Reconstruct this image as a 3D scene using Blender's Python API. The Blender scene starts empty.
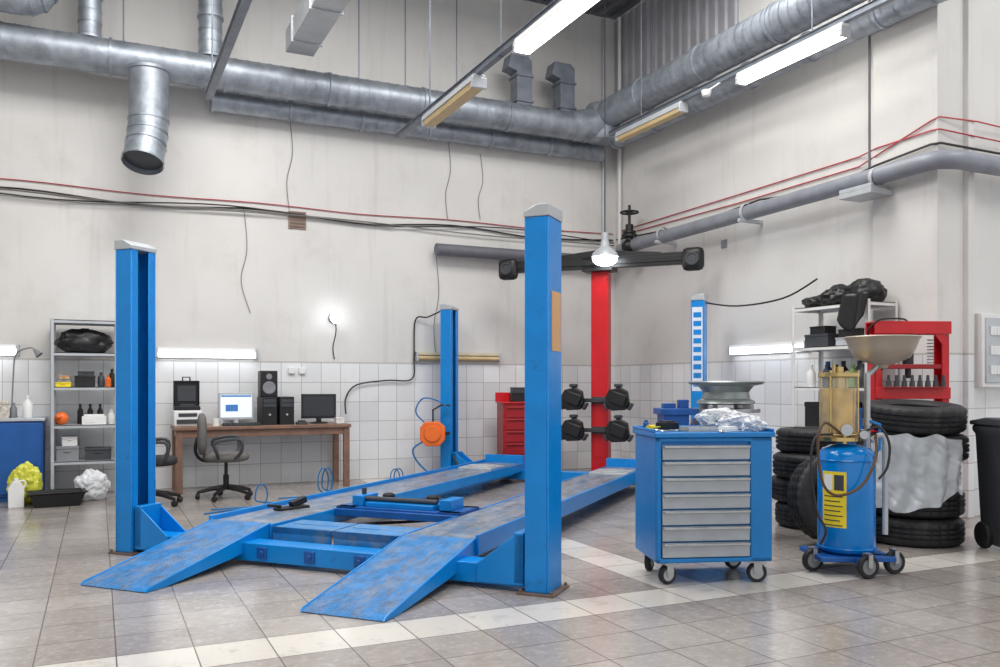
import bpy, bmesh, math, random
from mathutils import Vector, Matrix, noise
random.seed(4)
D=bpy.data; SC=bpy.context.scene; COL=SC.collection
try:
    SC.view_settings.view_transform='Standard'
except Exception: pass
rad=math.radians
# ------------------------------------------------------------ materials
MATS={}
def nodes(name):
    m=D.materials.new(name); m.use_nodes=True
    nt=m.node_tree; b=nt.nodes['Principled BSDF']
    return m,nt,b
def lin(c):
    return tuple((x/255/12.92 if x/255<=.04045 else ((x/255+.055)/1.055)**2.4) for x in c)+(1,)
def mat(name,col,rough=.5,metal=0,var=.12,scale=6,bump=0,bscale=None,emit=0,dirt=None,dirt_amt=.5,dscale=4,alpha=1,trans=0,dirt2=None,d2amt=.3,d2scale=20,stretch=None):
    """colour in sRGB 0-255; var=light/dark variation; dirt=second colour blended by noise"""
    if name in MATS: return MATS[name]
    m,nt,b=nodes(name); L=nt.links; N=nt.nodes
    base=lin(col)
    tc=N.new('ShaderNodeTexCoord')
    nz=N.new('ShaderNodeTexNoise'); nz.inputs['Scale'].default_value=scale; nz.inputs['Detail'].default_value=5
    L.new(tc.outputs['Object'],nz.inputs['Vector'])
    r=N.new('ShaderNodeValToRGB')
    r.color_ramp.elements[0].position=.3; r.color_ramp.elements[1].position=.7
    r.color_ramp.elements[0].color=tuple(max(0,c*(1-var)) for c in base[:3])+(1,)
    r.color_ramp.elements[1].color=tuple(min(1,c*(1+var)) for c in base[:3])+(1,)
    L.new(nz.outputs['Fac'],r.inputs['Fac'])
    out=r.outputs['Color']
    vec=tc.outputs['Object']
    if stretch:
        mp=N.new('ShaderNodeMapping'); mp.inputs['Scale'].default_value=stretch; L.new(vec,mp.inputs['Vector']); vec=mp.outputs[0]
    for dc,da,ds in ((dirt,dirt_amt,dscale),(dirt2,d2amt,d2scale)):
        if not dc: continue
        n2=N.new('ShaderNodeTexNoise'); n2.inputs['Scale'].default_value=ds; n2.inputs['Detail'].default_value=9; n2.inputs['Roughness'].default_value=.75
        L.new(vec,n2.inputs['Vector'])
        r2=N.new('ShaderNodeValToRGB'); r2.color_ramp.elements[0].position=.62-da*.3; r2.color_ramp.elements[1].position=.76-da*.16
        L.new(n2.outputs['Fac'],r2.inputs['Fac'])
        mx=N.new('ShaderNodeMixRGB'); L.new(r2.outputs['Color'],mx.inputs['Fac']); L.new(out,mx.inputs['Color1']); mx.inputs['Color2'].default_value=lin(dc)
        out=mx.outputs['Color']
    L.new(out,b.inputs['Base Color'])
    b.inputs['Roughness'].default_value=rough; b.inputs['Metallic'].default_value=metal
    if bump:
        n3=N.new('ShaderNodeTexNoise'); n3.inputs['Scale'].default_value=bscale or scale*4; n3.inputs['Detail'].default_value=4
        L.new(tc.outputs['Object'],n3.inputs['Vector'])
        bp=N.new('ShaderNodeBump'); bp.inputs['Strength'].default_value=bump; bp.inputs['Distance'].default_value=.02
        L.new(n3.outputs['Fac'],bp.inputs['Height']); L.new(bp.outputs['Normal'],b.inputs['Normal'])
    if emit:
        b.inputs['Emission Color'].default_value=base; b.inputs['Emission Strength'].default_value=emit
    if trans: b.inputs['Transmission Weight'].default_value=trans
    if alpha<1: b.inputs['Alpha'].default_value=alpha
    MATS[name]=m; return m
def mth(nt,op,a,b=None,clamp=False):
    n=nt.nodes.new('ShaderNodeMath'); n.operation=op; n.use_clamp=clamp
    for i,v in enumerate((a,b)):
        if v is None: continue
        if isinstance(v,(int,float)): n.inputs[i].default_value=v
        else: nt.links.new(v,n.inputs[i])
    return n.outputs[0]
def mixc(nt,f,a,b):
    n=nt.nodes.new('ShaderNodeMixRGB')
    for i,v in zip(('Fac','Color1','Color2'),(f,a,b)):
        if isinstance(v,(int,float)): n.inputs[i].default_value=v
        elif isinstance(v,tuple): n.inputs[i].default_value=v
        else: nt.links.new(v,n.inputs[i])
    return n.outputs[0]
def nse(nt,vec,scale,detail=5,rough=.5):
    n=nt.nodes.new('ShaderNodeTexNoise'); n.inputs['Scale'].default_value=scale; n.inputs['Detail'].default_value=detail; n.inputs['Roughness'].default_value=rough
    nt.links.new(vec,n.inputs['Vector']); return n.outputs['Fac']
def ramp(nt,f,p0,p1,c0=(0,0,0,1),c1=(1,1,1,1)):
    n=nt.nodes.new('ShaderNodeValToRGB'); n.color_ramp.elements[0].position=p0; n.color_ramp.elements[1].position=p1
    n.color_ramp.elements[0].color=c0; n.color_ramp.elements[1].color=c1
    nt.links.new(f,n.inputs['Fac']); return n.outputs['Color']
def wall_mat():
    m,nt,b=nodes('plaster_and_tile_wall')
    tc=nt.nodes.new('ShaderNodeTexCoord'); sp=nt.nodes.new('ShaderNodeSeparateXYZ'); nt.links.new(tc.outputs['Object'],sp.inputs[0])
    x,y,z=sp.outputs; h=mth(nt,'ADD',x,y)
    mask=mth(nt,'LESS_THAN',z,1.5)
    S=.25
    fx=mth(nt,'FRACT',mth(nt,'DIVIDE',mth(nt,'ADD',h,20),S)); fz=mth(nt,'FRACT',mth(nt,'DIVIDE',z,S))
    g=mth(nt,'MAXIMUM',mth(nt,'LESS_THAN',fx,.026),mth(nt,'LESS_THAN',fz,.026))
    plaster=ramp(nt,nse(nt,tc.outputs['Object'],.7,5,.5),.3,.75,lin((207,205,202)),lin((222,220,217)))
    st=ramp(nt,nse(nt,tc.outputs['Object'],2.0,10,.7),.54,.8)
    plaster=mixc(nt,mth(nt,'MULTIPLY',st,.38),plaster,lin((178,173,166)))
    mp=nt.nodes.new('ShaderNodeMapping'); mp.inputs['Scale'].default_value=(6,6,.5); nt.links.new(tc.outputs['Object'],mp.inputs['Vector'])
    dr=ramp(nt,nse(nt,mp.outputs[0],1.0,4,.6),.56,.75)
    plaster=mixc(nt,mth(nt,'MULTIPLY',dr,.22),plaster,lin((160,155,150)))
    cb=nt.nodes.new('ShaderNodeCombineXYZ'); nt.links.new(mth(nt,'FLOOR',mth(nt,'DIVIDE',mth(nt,'ADD',h,20),S)),cb.inputs[0]); nt.links.new(mth(nt,'FLOOR',mth(nt,'DIVIDE',z,S)),cb.inputs[1])
    wn=nt.nodes.new('ShaderNodeTexWhiteNoise'); nt.links.new(cb.outputs[0],wn.inputs['Vector'])
    tile=mixc(nt,wn.outputs['Value'],lin((216,217,218)),lin((232,233,234)))
    tile=mixc(nt,mth(nt,'MULTIPLY',ramp(nt,nse(nt,tc.outputs['Object'],5,8,.7),.55,.75),.28),tile,lin((188,181,174)))
    tile=mixc(nt,g,tile,lin((168,162,158)))
    col=mixc(nt,mask,plaster,tile)
    edge=mth(nt,'MULTIPLY',mth(nt,'LESS_THAN',z,1.515),mth(nt,'GREATER_THAN',z,1.495))
    col=mixc(nt,mth(nt,'MULTIPLY',edge,.6),col,lin((164,160,156)))
    nt.links.new(col,b.inputs['Base Color'])
    rr=mth(nt,'SUBTRACT',.85,mth(nt,'MULTIPLY',mask,.72)); nt.links.new(rr,b.inputs['Roughness'])
    bp=nt.nodes.new('ShaderNodeBump'); bp.inputs['Strength'].default_value=.22; bp.inputs['Distance'].default_value=.01
    hh=mth(nt,'ADD',mth(nt,'MULTIPLY',mth(nt,'MULTIPLY',g,mask),-1),mth(nt,'MULTIPLY',nse(nt,tc.outputs['Object'],9,6),.4))
    nt.links.new(hh,bp.inputs['Height']); nt.links.new(bp.outputs['Normal'],b.inputs['Normal'])
    return m
def floor_mat():
    m,nt,b=nodes('stone_tile_floor')
    tc=nt.nodes.new('ShaderNodeTexCoord'); sp=nt.nodes.new('ShaderNodeSeparateXYZ'); nt.links.new(tc.outputs['Object'],sp.inputs[0])
    x,y,z=sp.outputs; S=.33
    dx=mth(nt,'DIVIDE',mth(nt,'SUBTRACT',x,3.04-33),S); dy=mth(nt,'DIVIDE',mth(nt,'SUBTRACT',y,3.86-33),S)
    fx=mth(nt,'FRACT',dx); fy=mth(nt,'FRACT',dy)
    g=mth(nt,'MAXIMUM',mth(nt,'LESS_THAN',fx,.02),mth(nt,'LESS_THAN',fy,.02))
    cx=mth(nt,'FLOOR',dx); cy=mth(nt,'FLOOR',dy)
    cb=nt.nodes.new('ShaderNodeCombineXYZ'); nt.links.new(cx,cb.inputs[0]); nt.links.new(cy,cb.inputs[1])
    wn=nt.nodes.new('ShaderNodeTexWhiteNoise'); nt.links.new(cb.outputs[0],wn.inputs['Vector'])
    tile=mixc(nt,wn.outputs['Value'],lin((152,145,140)),lin((169,162,156)))
    bandy=mth(nt,'COMPARE',cy,100)
    bandx=mth(nt,'MULTIPLY',mth(nt,'COMPARE',cx,100),mth(nt,'GREATER_THAN',cy,100))
    for n in nt.nodes:
        if n.type=='MATH' and n.operation=='COMPARE': n.inputs[2].default_value=.4
    band=mth(nt,'MAXIMUM',bandy,bandx)
    cloud=nse(nt,tc.outputs['Object'],1.1,9,.66)
    tile=mixc(nt,mth(nt,'MULTIPLY',ramp(nt,cloud,.42,.68),.5),tile,lin((118,106,98)))
    fine=nse(nt,tc.outputs['Object'],20,9,.8)
    tile=mixc(nt,mth(nt,'MULTIPLY',ramp(nt,fine,.5,.68),.55),tile,lin((202,197,192)))
    tile=mixc(nt,mth(nt,'MULTIPLY',band,.85),tile,mixc(nt,wn.outputs['Value'],lin((206,200,191)),lin((222,217,209))))
    fine2=nse(nt,tc.outputs['Object'],6,10,.8)
    tile=mixc(nt,mth(nt,'MULTIPLY',ramp(nt,fine2,.53,.68),.45),tile,lin((100,88,80)))
    tile=mixc(nt,g,tile,lin((100,91,85)))
    nt.links.new(tile,b.inputs['Base Color'])
    rr=mth(nt,'ADD',.0,mth(nt,'MULTIPLY',fine2,.4)); nt.links.new(rr,b.inputs['Roughness'])
    bp=nt.nodes.new('ShaderNodeBump'); bp.inputs['Strength'].default_value=.16; bp.inputs['Distance'].default_value=.008
    nt.links.new(mth(nt,'ADD',mth(nt,'MULTIPLY',g,-1),mth(nt,'MULTIPLY',fine,.35)),bp.inputs['Height']); nt.links.new(bp.outputs['Normal'],b.inputs['Normal'])
    return m
BLUE=mat('blue_paint',(0,132,212),.3,0,.08,5,dirt=(24,92,144),dirt_amt=.12,dscale=7)
BLUED=mat('deep_blue_paint',(14,84,158),.4,0,.15,5)
BLUEW=mat('worn_blue_ramp_paint',(22,122,190),.36,.1,.25,14,bump=.5,bscale=90,dirt=(128,138,156),dirt_amt=.55,dscale=5,dirt2=(96,86,88),d2amt=.35,d2scale=8,stretch=(2.2,1,1))
RUNW=mat('worn_runway_steel',(160,166,176),.3,.3,.3,14,bump=.35,bscale=90,dirt=(64,124,172),dirt_amt=.6,dscale=3.5,dirt2=(104,96,96),d2amt=.5,d2scale=6,stretch=(2.4,.8,1))
LBLUE=mat('light_blue_plate',(46,132,198),.35,.1,.15,6,dirt=(130,150,168),dirt_amt=.45,dscale=8)
CABB=mat('tool_cabinet_blue',(14,120,192),.38,0,.08,4)
RED=mat('red_paint',(204,22,32),.35,0,.1,5)
DRED=mat('dark_red_paint',(160,24,30),.4,0,.1,5)
GALV=mat('galvanised_steel',(162,169,178),.46,.58,.2,7,bump=.08,bscale=12,dirt=(130,136,145),dirt_amt=.4,dscale=3)
GALVD=mat('dark_galvanised_steel',(122,128,138),.45,.5,.2,7)
STEEL=mat('brushed_steel',(180,182,184),.35,.7,.1,20)
DRAW=mat('grey_drawer_paint',(168,174,180),.34,.3,.08,8)
CHROME=mat('chrome',(215,215,215),.15,1,.05)
BLACK=mat('black_plastic',(24,24,26),.45,0,.2)
RUB=mat('black_rubber',(30,30,33),.6,0,.4,12,bump=.15,bscale=60,dirt=(62,60,58),dirt_amt=.2,dscale=6)
DGREY=mat('dark_grey_plastic',(60,63,68),.5,0,.15)
PIPEG=mat('grey_painted_pipe',(134,137,146),.45,.1,.12)
PIPEDK=mat('dark_grey_painted_pipe',(104,104,112),.55,.1,.12)
GREY=mat('grey_plastic',(132,134,138),.5,0,.1)
LGREY=mat('light_grey_metal',(184,188,192),.4,.2,.08)
WHITE=mat('white_paint',(226,226,225),.45,0,.04)
WHITEP=mat('white_plastic',(232,232,231),.35,0,.03)
CREAM=mat('yellowed_lamp_diffuser',(204,178,132),.5,0,.1)
WOODD=mat('brown_wood_desk',(132,100,84),.42,0,.2,9)
TAN=mat('tan_cardboard',(214,166,116),.7,0,.08)
ORANGE=mat('orange_plastic',(238,112,36),.4,0,.08)
YELL=mat('yellow_label',(236,210,40),.5,0,.06)
BRASS=mat('amber_oil',(190,150,58),.1,.45,.35,10)
BRASSF=mat('brass_fitting',(190,166,112),.22,.95,.1)
RUST=mat('rusty_brown_steel',(118,100,90),.7,.3,.25,12)
LIT=mat('lit_fluorescent_tube',(255,250,240),.4,0,0,emit=8)
LITC=mat('cool_lit_tube',(245,250,255),.4,0,0,emit=8)
BULB=mat('lit_bulb_glass',(245,250,255),.4,0,0,emit=14)
SCREEN=mat('lit_screen',(214,226,236),.3,0,.05,emit=.6)
SCREEND=mat('dark_screen',(40,44,50),.15,0,.05)
GLASS=mat('clear_glass',(235,235,225),.05,0,.02,alpha=.2)
BAG=mat('white_plastic_film',(230,232,235),.28,0,.06,8,bump=.3,bscale=20,alpha=.88)
SHEET=mat('translucent_plastic_sheet',(224,229,234),.22,0,.08,5,bump=.12,bscale=9,alpha=.6)
YBAG=mat('yellow_green_plastic_film',(206,206,70),.35,0,.12,8,bump=.4,bscale=18)
FAB=mat('grey_brown_fabric',(104,100,98),.85,0,.15)
FABD=mat('black_chair_fabric',(44,44,48),.8,0,.15)
CABLE=mat('black_cable',(46,42,44),.6,0,.1)
RCABLE=mat('red_cable',(176,60,66),.6,0,.1)
GCABLE=mat('grey_cable',(120,116,114),.6,0,.1)
BHOSE=mat('blue_air_hose',(20,110,170),.4,0,.1)
CEIL=mat('corrugated_ceiling_steel',(110,112,118),.5,.3,.15)
CORR=mat('grey_corrugated_sheet',(168,168,174),.5,.15,.12,3)
BLABEL=mat('blue_and_white_label',(220,228,238),.4,0,.05)
MIDGR=mat('pale_green_label',(120,150,90),.5,0,.05)
NAVY=mat('navy_blue',(20,84,156),.4)
SCRB=mat('screen_blue',(60,110,170),.4,emit=.5)
# ------------------------------------------------------------ mesh builder
class M:
    def __init__(s): s.bm=bmesh.new(); s.mi=0
    def _v(s,vs):
        fs=set()
        for v in vs:
            for f in v.link_faces: fs.add(f)
        for f in fs: f.material_index=s.mi
        return s
    def m(s,i): s.mi=i; return s
    def box(s,c,size,rz=0,R=None):
        mm=Matrix.Translation(c)@(R if R is not None else Matrix.Rotation(rz,4,'Z'))@Matrix.Diagonal((size[0],size[1],size[2],1))
        return s._v(bmesh.ops.create_cube(s.bm,size=1,matrix=mm)['verts'])
    def b2(s,x0,x1,y0,y1,z0,z1): return s.box(((x0+x1)/2,(y0+y1)/2,(z0+z1)/2),(abs(x1-x0),abs(y1-y0),abs(z1-z0)))
    def rings(s,rings,cap=True,closed=False):
        V=[[s.bm.verts.new(p) for p in r] for r in rings]; n=len(V[0]); k=len(V)
        for i in range(k if closed else k-1):
            a,b=V[i],V[(i+1)%k]
            for j in range(n):
                try:
                    f=s.bm.faces.new((a[j],a[(j+1)%n],b[(j+1)%n],b[j])); f.material_index=s.mi
                except ValueError: pass
        if cap and not closed:
            f=s.bm.faces.new(list(reversed(V[0]))); f.material_index=s.mi
            f=s.bm.faces.new(V[-1]); f.material_index=s.mi
        return s
    def cyl(s,p0,p1,r0,r1=None,seg=20,cap=True):
        p0=Vector(p0);p1=Vector(p1); r1=r0 if r1 is None else r1
        d=(p1-p0).normalized(); a=d.orthogonal().normalized(); b=d.cross(a)
        R=[[p+(a*math.cos(t)+b*math.sin(t))*r for t in [2*math.pi*i/seg for i in range(seg)]] for p,r in ((p0,r0),(p1,r1))]
        return s.rings(R,cap)
    def tube(s,pts,r,seg=8,smooth=0,cap=True):
        P=[Vector(p) for p in pts]
        if smooth:
            Q=[]; n=len(P)
            for i in range(n-1):
                a=P[max(i-1,0)];b=P[i];c=P[i+1];d=P[min(i+2,n-1)]
                for k in range(smooth):
                    t=k/smooth
                    Q.append(.5*((2*b)+(c-a)*t+(2*a-5*b+4*c-d)*t*t+(3*b-a-3*c+d)*t**3))
            Q.append(P[-1]); P=Q
        n=len(P); T=[]
        for i in range(n):
            t=(P[min(i+1,n-1)]-P[max(i-1,0)])
            if 0<i<n-1: t=(P[i]-P[i-1]).normalized()+(P[i+1]-P[i]).normalized()
            T.append(t.normalized())
        a=T[0].orthogonal().normalized(); R=[]
        for i in range(n):
            a=(a-T[i]*a.dot(T[i])).normalized(); b=T[i].cross(a)
            rr=r[i] if isinstance(r,(list,tuple)) else r
            R.append([P[i]+(a*math.cos(u)+b*math.sin(u))*rr for u in [2*math.pi*j/seg for j in range(seg)]])
        return s.rings(R,cap)
    def lathe(s,prof,c=(0,0,0),seg=32,R=None,closed=False,cap=True,mod=None):
        """prof list of (r,z)"""
        c=Vector(c); R=R if R is not None else Matrix.Identity(4)
        rg=[]
        for k,(r,z) in enumerate(prof):
            ring=[]
            for j in range(seg):
                t=2*math.pi*j/seg; rr=max(r,.0005)
                if mod: rr=mod(k,j,rr)
                ring.append(c+(R@Vector((rr*math.cos(t),rr*math.sin(t),z))))
            rg.append(ring)
        return s.rings(rg,cap,closed)
    def prism(s,poly,axis,a,b):
        """poly (p,q) pairs; axis extruded between a and b. 'x': p=y q=z ; 'y': p=x q=z ; 'z': p=x q=y"""
        def mk(p,q,t): return {'x':(t,p,q),'y':(p,t,q),'z':(p,q,t)}[axis]
        return s.rings([[mk(p,q,a) for p,q in poly],[mk(p,q,b) for p,q in poly]])
    def ball(s,c,sc,n=3,amp=0,freq=3,flat=None,seed=0,R=None,power=None):
        r=bmesh.ops.create_icosphere(s.bm,subdivisions=n,radius=1)
        for v in r['verts']:
            p=v.co.copy(); k=1
            if amp: k+=amp*(noise.noise(p*freq+Vector((seed*7.3,seed,0)))+.6*noise.noise(p*freq*2.7+Vector((0,seed*3.1,5)))-.5*abs(noise.noise(p*freq*3.6+Vector((seed,0,2)))))
            if power:
                q=Vector([math.copysign(abs(a)**power,a) for a in p]); p=q
            q=Vector((p.x*sc[0]*k,p.y*sc[1]*k,p.z*sc[2]*k))
            if R is not None: q=R@q
            if flat is not None and q.z<flat: q.z=flat
            v.co=q+Vector(c)
        return s._v(r['verts'])
    def torus(s,c,R1,r,seg=28,ms=8,R=None):
        prof=[(R1+r*math.cos(2*math.pi*i/ms),r*math.sin(2*math.pi*i/ms)) for i in range(ms)]
        return s.lathe(prof,c,seg,R,closed=True)
    def done(s,name,mats,parent=None,loc=(0,0,0),rz=0,bevel=.004,smooth=38,label=None,cat=None,group=None,kind=None):
        bmesh.ops.recalc_face_normals(s.bm,faces=s.bm.faces)
        me=D.meshes.new(name); s.bm.to_mesh(me); s.bm.free()
        if not isinstance(mats,(list,tuple)): mats=[mats]
        for m in mats: me.materials.append(m)
        if smooth:
            me.polygons.foreach_set('use_smooth',[True]*len(me.polygons))
            me.set_sharp_from_angle(angle=rad(smooth))
        o=D.objects.new(name,me); COL.objects.link(o)
        o.location=loc; o.rotation_euler=(0,0,rz)
        if parent: o.parent=parent
        if bevel:
            b=o.modifiers.new('Bevel','BEVEL'); b.width=bevel; b.segments=2; b.limit_method='ANGLE'; b.angle_limit=rad(40)
        meta(o,label,cat,group,kind)
        return o
def meta(o,label=None,cat=None,group=None,kind=None):
    if label: o['label']=label
    if cat: o['category']=cat
    if group: o['group']=group
    if kind: o['kind']=kind
def T(name,label,cat,loc,rz=0,group=None):
    o=D.objects.new(name,None); o.empty_display_size=.1; COL.objects.link(o); o.location=loc; o.rotation_euler=(0,0,rz)
    meta(o,label,cat,group); return o
def dup(src,loc,rz=None,label=None):
    """copy a thing with its child parts (two levels)"""
    n=src.copy(); COL.objects.link(n); n.location=loc
    if rz is not None: n.rotation_euler=(0,0,rz)
    if label: n['label']=label
    def rec(a,b):
        for ch in list(a.children):
            c=ch.copy(); COL.objects.link(c); c.parent=b; rec(ch,c)
    rec(src,n); return n
RX=lambda a:Matrix.Rotation(rad(a),4,'X')
RY=lambda a:Matrix.Rotation(rad(a),4,'Y')
RZ=lambda a:Matrix.Rotation(rad(a),4,'Z')
# ------------------------------------------------------------ room shell
WM=wall_mat(); H=6.65
def struct(name,m,*bx):
    b=M()
    for q in bx: b.b2(*q)
    return b.done(name,m,bevel=0,smooth=0,kind='structure')
struct('wall_back',WM,(-6,7.15,10.7,10.9,0,H))
struct('wall_right',WM,(6.95,7.15,5.25,10.7,0,H))
struct('wall_side',WM,(7.15,10.5,5.25,5.45,0,H))
struct('wall_left',WM,(-6.2,-6,-3,10.9,0,H))
struct('trim_1',WM,(6.85,6.95,5.25,5.96,0,H))
struct('floor',floor_mat(),(-6.2,10.5,-3,10.9,-.1,0))
b=M(); x=-6.2; poly=[]
while x<10.5:
    poly+= [(x,H),(x+.1,H),(x+.14,H+.07),(x+.24,H+.07)]; x+=.28
poly+=[(10.6,H+.12),(-6.2,H+.12)]
b.prism(poly,'y',-3,10.9); b.done('ceiling',CEIL,bevel=0,smooth=0,kind='structure')
b=M(); y=8.0; poly=[(6.949,8.0)]
while y<10.55:
    poly+=[(6.935,y),(6.915,y+.03),(6.915,y+.09),(6.935,y+.12),(6.935,y+.17)]; y+=.18
poly+=[(6.949,y)]
b.prism(poly,'z',5.35,6.6); b.done('trim_2',CORR,bevel=0,smooth=0,kind='structure')
struct('trim_3',WM,(7.2,7.28,5.2,5.25,0,H))
# ------------------------------------------------------------ camera
cam=D.cameras.new('camera'); co=D.objects.new('camera',cam); COL.objects.link(co)
co.location=(0,0,1.22); co.rotation_euler=(rad(90),0,rad(-25.3)); cam.lens=30.6; cam.sensor_width=36; cam.shift_y=.0515
SC.camera=co
# ------------------------------------------------------------ lights
w=D.worlds.new('world'); SC.world=w; w.use_nodes=True
w.node_tree.nodes['Background'].inputs[0].default_value=(.95,.97,1,1); w.node_tree.nodes['Background'].inputs[1].default_value=.97
def area(loc,size,e,col=(1,.985,.96),rot=(0,0,0)):
    l=D.lights.new('overhead_fill','AREA'); l.shape='RECTANGLE'; l.size=size[0]; l.size_y=size[1]; l.energy=e; l.color=col  # unseen soft fill added below the ceiling, not a lamp of the room
    o=D.objects.new('overhead_fill',l); COL.objects.link(o); o.location=loc; o.rotation_euler=rot
area((1,6.8,6.3),(2.4,2.4),250); area((4.5,6.3,6.3),(2.4,2.4),212); area((-2,5,6.3),(2.4,2.4),172); area((2,1,6.3),(3,3),172); area((7.6,2.6,6.3),(2,2),110)  # last fill added only to brighten the far right wall face
# ------------------------------------------------------------ car lift
LR=rad(-47.6)
lift=T('four_post_car_lift','blue four-post car lift lowered to the tiled floor','car lift',(.25,6.79,0),LR)
def post(x,y,s,h=2.2):
    p=T('post',None,None,(x,y,0)); p.parent=lift
    if s<0: p.rotation_euler=(0,0,math.pi)
    b=M()
    b.b2(-.075,-.063,-.12,.12,.012,h); b.b2(-.063,.075,-.12,-.108,.012,h); b.b2(-.063,.075,.108,.12,.012,h)
    b.b2(.063,.075,-.108,-.05,.012,h); b.b2(.063,.075,.05,.108,.012,h)
    b.done('post_channel',BLUE,p,bevel=.006)
    b=M(); b.b2(-.02,-.008,-.035,.035,.05,h-.03)
    for k in range(20): b.b2(-.0085,.0,-.028,.028,.1+k*.1,.15+k*.1)
    b.done('locking_ladder',BLUED,p,label='slotted dark blue locking ladder',bevel=0)
    b=M(); b.prism([(-.08,h),(.08,h),(.08,h+.03),(-.0,h+.07),(-.08,h+.07)],'y',-.125,.125)
    b.done('post_cap',LGREY,p,label='light grey metal cap')
    b=M(); b.b2(-.115,.115,-.15,.15,0,.012)
    for sx in (-.095,.095):
        for sy in (-.135,.135): b.cyl((sx,sy,.01),(sx,sy,.03),.01,seg=6)
    b.done('base_plate',RUST,p,label='rusty bolted base plate',bevel=.002)
    return p
P1=post(0,0,1);P2=post(3.17,0,-1);P3=post(0,5.3,1);P4=post(3.23,5.3,-1)
b=M(); b.b2(-.079,-.0755,-.09,.07,1.42,1.77); b.done('paper_notice',TAN,P2,label='tan cardboard notice stuck on post',bevel=0)
b=M(); b.b2(-.06,.06,.1205,.123,1.15,2.12); b.done('instruction_label',BLABEL,P4,label='blue and white safety pictogram labels',bevel=0)
for k in range(9):
    b=M(); b.b2(-.045,.045,.1225,.1245,1.2+k*.1,1.26+k*.1); b.done('pictogram',BLUE,P4,bevel=0)
for y,xe in ((0,0),(5.3,.06)):
    b=M(); b.b2(.05,3.12+xe,-.085+y,.085+y,.03,.15)
    for x0,s in ((.09,1),(3.08+xe,-1)):
        for yy in (-.1,.09):
            b.prism([(x0,.04),(x0+s*.3,.04),(x0+s*.3,.15),(x0+s*.05,.34),(x0,.34)],'y',y+yy,y+yy+.012)
        b.box((x0+s*.03,y,.2),(.06,.2,.3))
    b.done('crossbeam',BLUE,lift)
for xx in (1.2,1.58,1.96):
    b=M(); b.b2(xx-.04,xx+.04,-.095,-.083,.05,.13); b.cyl((xx,-.094,.09),(xx,-.105,.09),.018,seg=12); b.done('crossbeam_bracket',BLUED,lift)
HW=.26
for cx,s in ((.78,-1),(2.38,1)):
    r=T('runway',None,None,(cx,0,0)); r.parent=lift
    b=M(); b.b2(-HW,HW,.22,5.35,.155,.225)
    b.b2(s*HW,s*(HW+.022),.2,5.35,.13,.262); b.b2(-s*HW,-s*(HW+.012),.2,5.35,.13,.232)
    b.b2(-.2,.2,.3,5.1,.09,.155)
    b.done('runway_beam',BLUE,r)
    b=M(); b.b2(-HW+.012,HW-.008,.225,4.35,.2245,.2285); b.b2(-HW+.012,HW-.008,4.8,5.27,.2245,.2285)
    b.done('runway_tread',RUNW,r,label='continuous scuffed grey steel tread',bevel=0)
    b=M(); b.b2(-.21,.21,4.35,4.8,.2255,.25); b.lathe([(.17,.25),(.17,.262),(0,.262)],(0,4.57,0),24)
    b.done('turntable',LGREY,r,label='grey wheel turntable plate')
    b=M(); b.b2(-HW,HW,5.28,5.34,.225,.33); b.done('wheel_stop',BLUE,r)
    b=M()
    b.prism([(.215,.236),(.215,.212),(-.35,.105),(-.9,.0),(-.95,.004),(-.93,.02),(-.35,.13)],'x',-HW+.01,HW-.01)
    b.done('ramp',BLUEW,r,label='thin drive-on ramp plate with scuffed grey wear',bevel=.002)
    for sx in (-HW,HW-.012):
        b=M(); b.prism([(.215,.24),(.215,.12),(-.2,.06),(-.8,.002),(-.95,.004),(-.93,.024),(-.35,.134)],'x',sx,sx+.012)
        b.done('ramp_side_flange',BLUE,r,bevel=.001)
    b=M(); b.cyl((-HW,.215,.215),(HW,.215,.215),.016,seg=12); b.done('ramp_hinge',BLUED,r,bevel=0)
jb=T('rolling_jack',None,None,(1.58,1.25,0)); jb.parent=lift
b=M(); b.b2(-.54,.54,-.2,-.12,.19,.25); b.b2(-.54,.54,.12,.2,.19,.25); b.b2(-.54,-.36,-.2,.2,.19,.25); b.b2(.36,.54,-.2,.2,.19,.25); b.b2(-.55,.55,-.24,-.2,.18,.235); b.b2(-.55,.55,.2,.24,.18,.235); b.done('jack_frame',BLUED,jb)
b=M(); b.b2(-.3,.3,-.15,.15,.25,.285); b.b2(-.44,-.34,-.12,.12,.25,.33); b.b2(.34,.44,-.12,.12,.25,.33); b.box((0,.0,.22),(.6,.05,.03),R=RY(8)); b.box((0,.06,.22),(.6,.05,.03),R=RY(-8)); b.done('jack_table',BLUE,jb)
b=M(); b.cyl((-.34,-.07,.305),(.3,-.07,.305),.02); b.cyl((-.4,.0,.33),(-.4,.0,.38),.02); b.done('hydraulic_cylinder',DGREY,jb,label='dark hydraulic cylinder')
for sx in (-.2,.2):
    b=M(); b.lathe([(.05,.285),(.05,.33),(.035,.34),(0,.34)],(sx,.05,0),16)
    b.done('jack_pad',RUB,jb,label='black rubber lifting pad')
for x0,x1,y0,y1,z in ((1.07,1.55,.2,.55,.215),(1.6,2.1,.16,.5,.225)):
    b=M(); b.b2(x0,x1,y0,y1,.17,z); b.b2(x0,x1,y0,y0+.02,.12,z); b.b2(x0+.05,x1-.05,(y0+y1)/2-.01,(y0+y1)/2+.01,z-.001,z+.004); b.done('bridging_plate',LBLUE,lift,label='light blue bridging plate between runways')
b=M()
b.tube([(.1,.15,.3),(.3,.4,.04),(.42,1.5,.05),(.4,3,.05),(.3,4.9,.05),(.1,5.2,.3)],.012,8,smooth=5)
b.done('hydraulic_hose',CABLE,lift,label='black hydraulic hose along the runway',bevel=0)
b=M()
b.tube([(1.15,.6,.16),(1.3,.9,.14),(1.7,1.6,.1),(1.9,2.4,.08),(2.05,3.2,.1)],.012,8,smooth=5)
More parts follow.
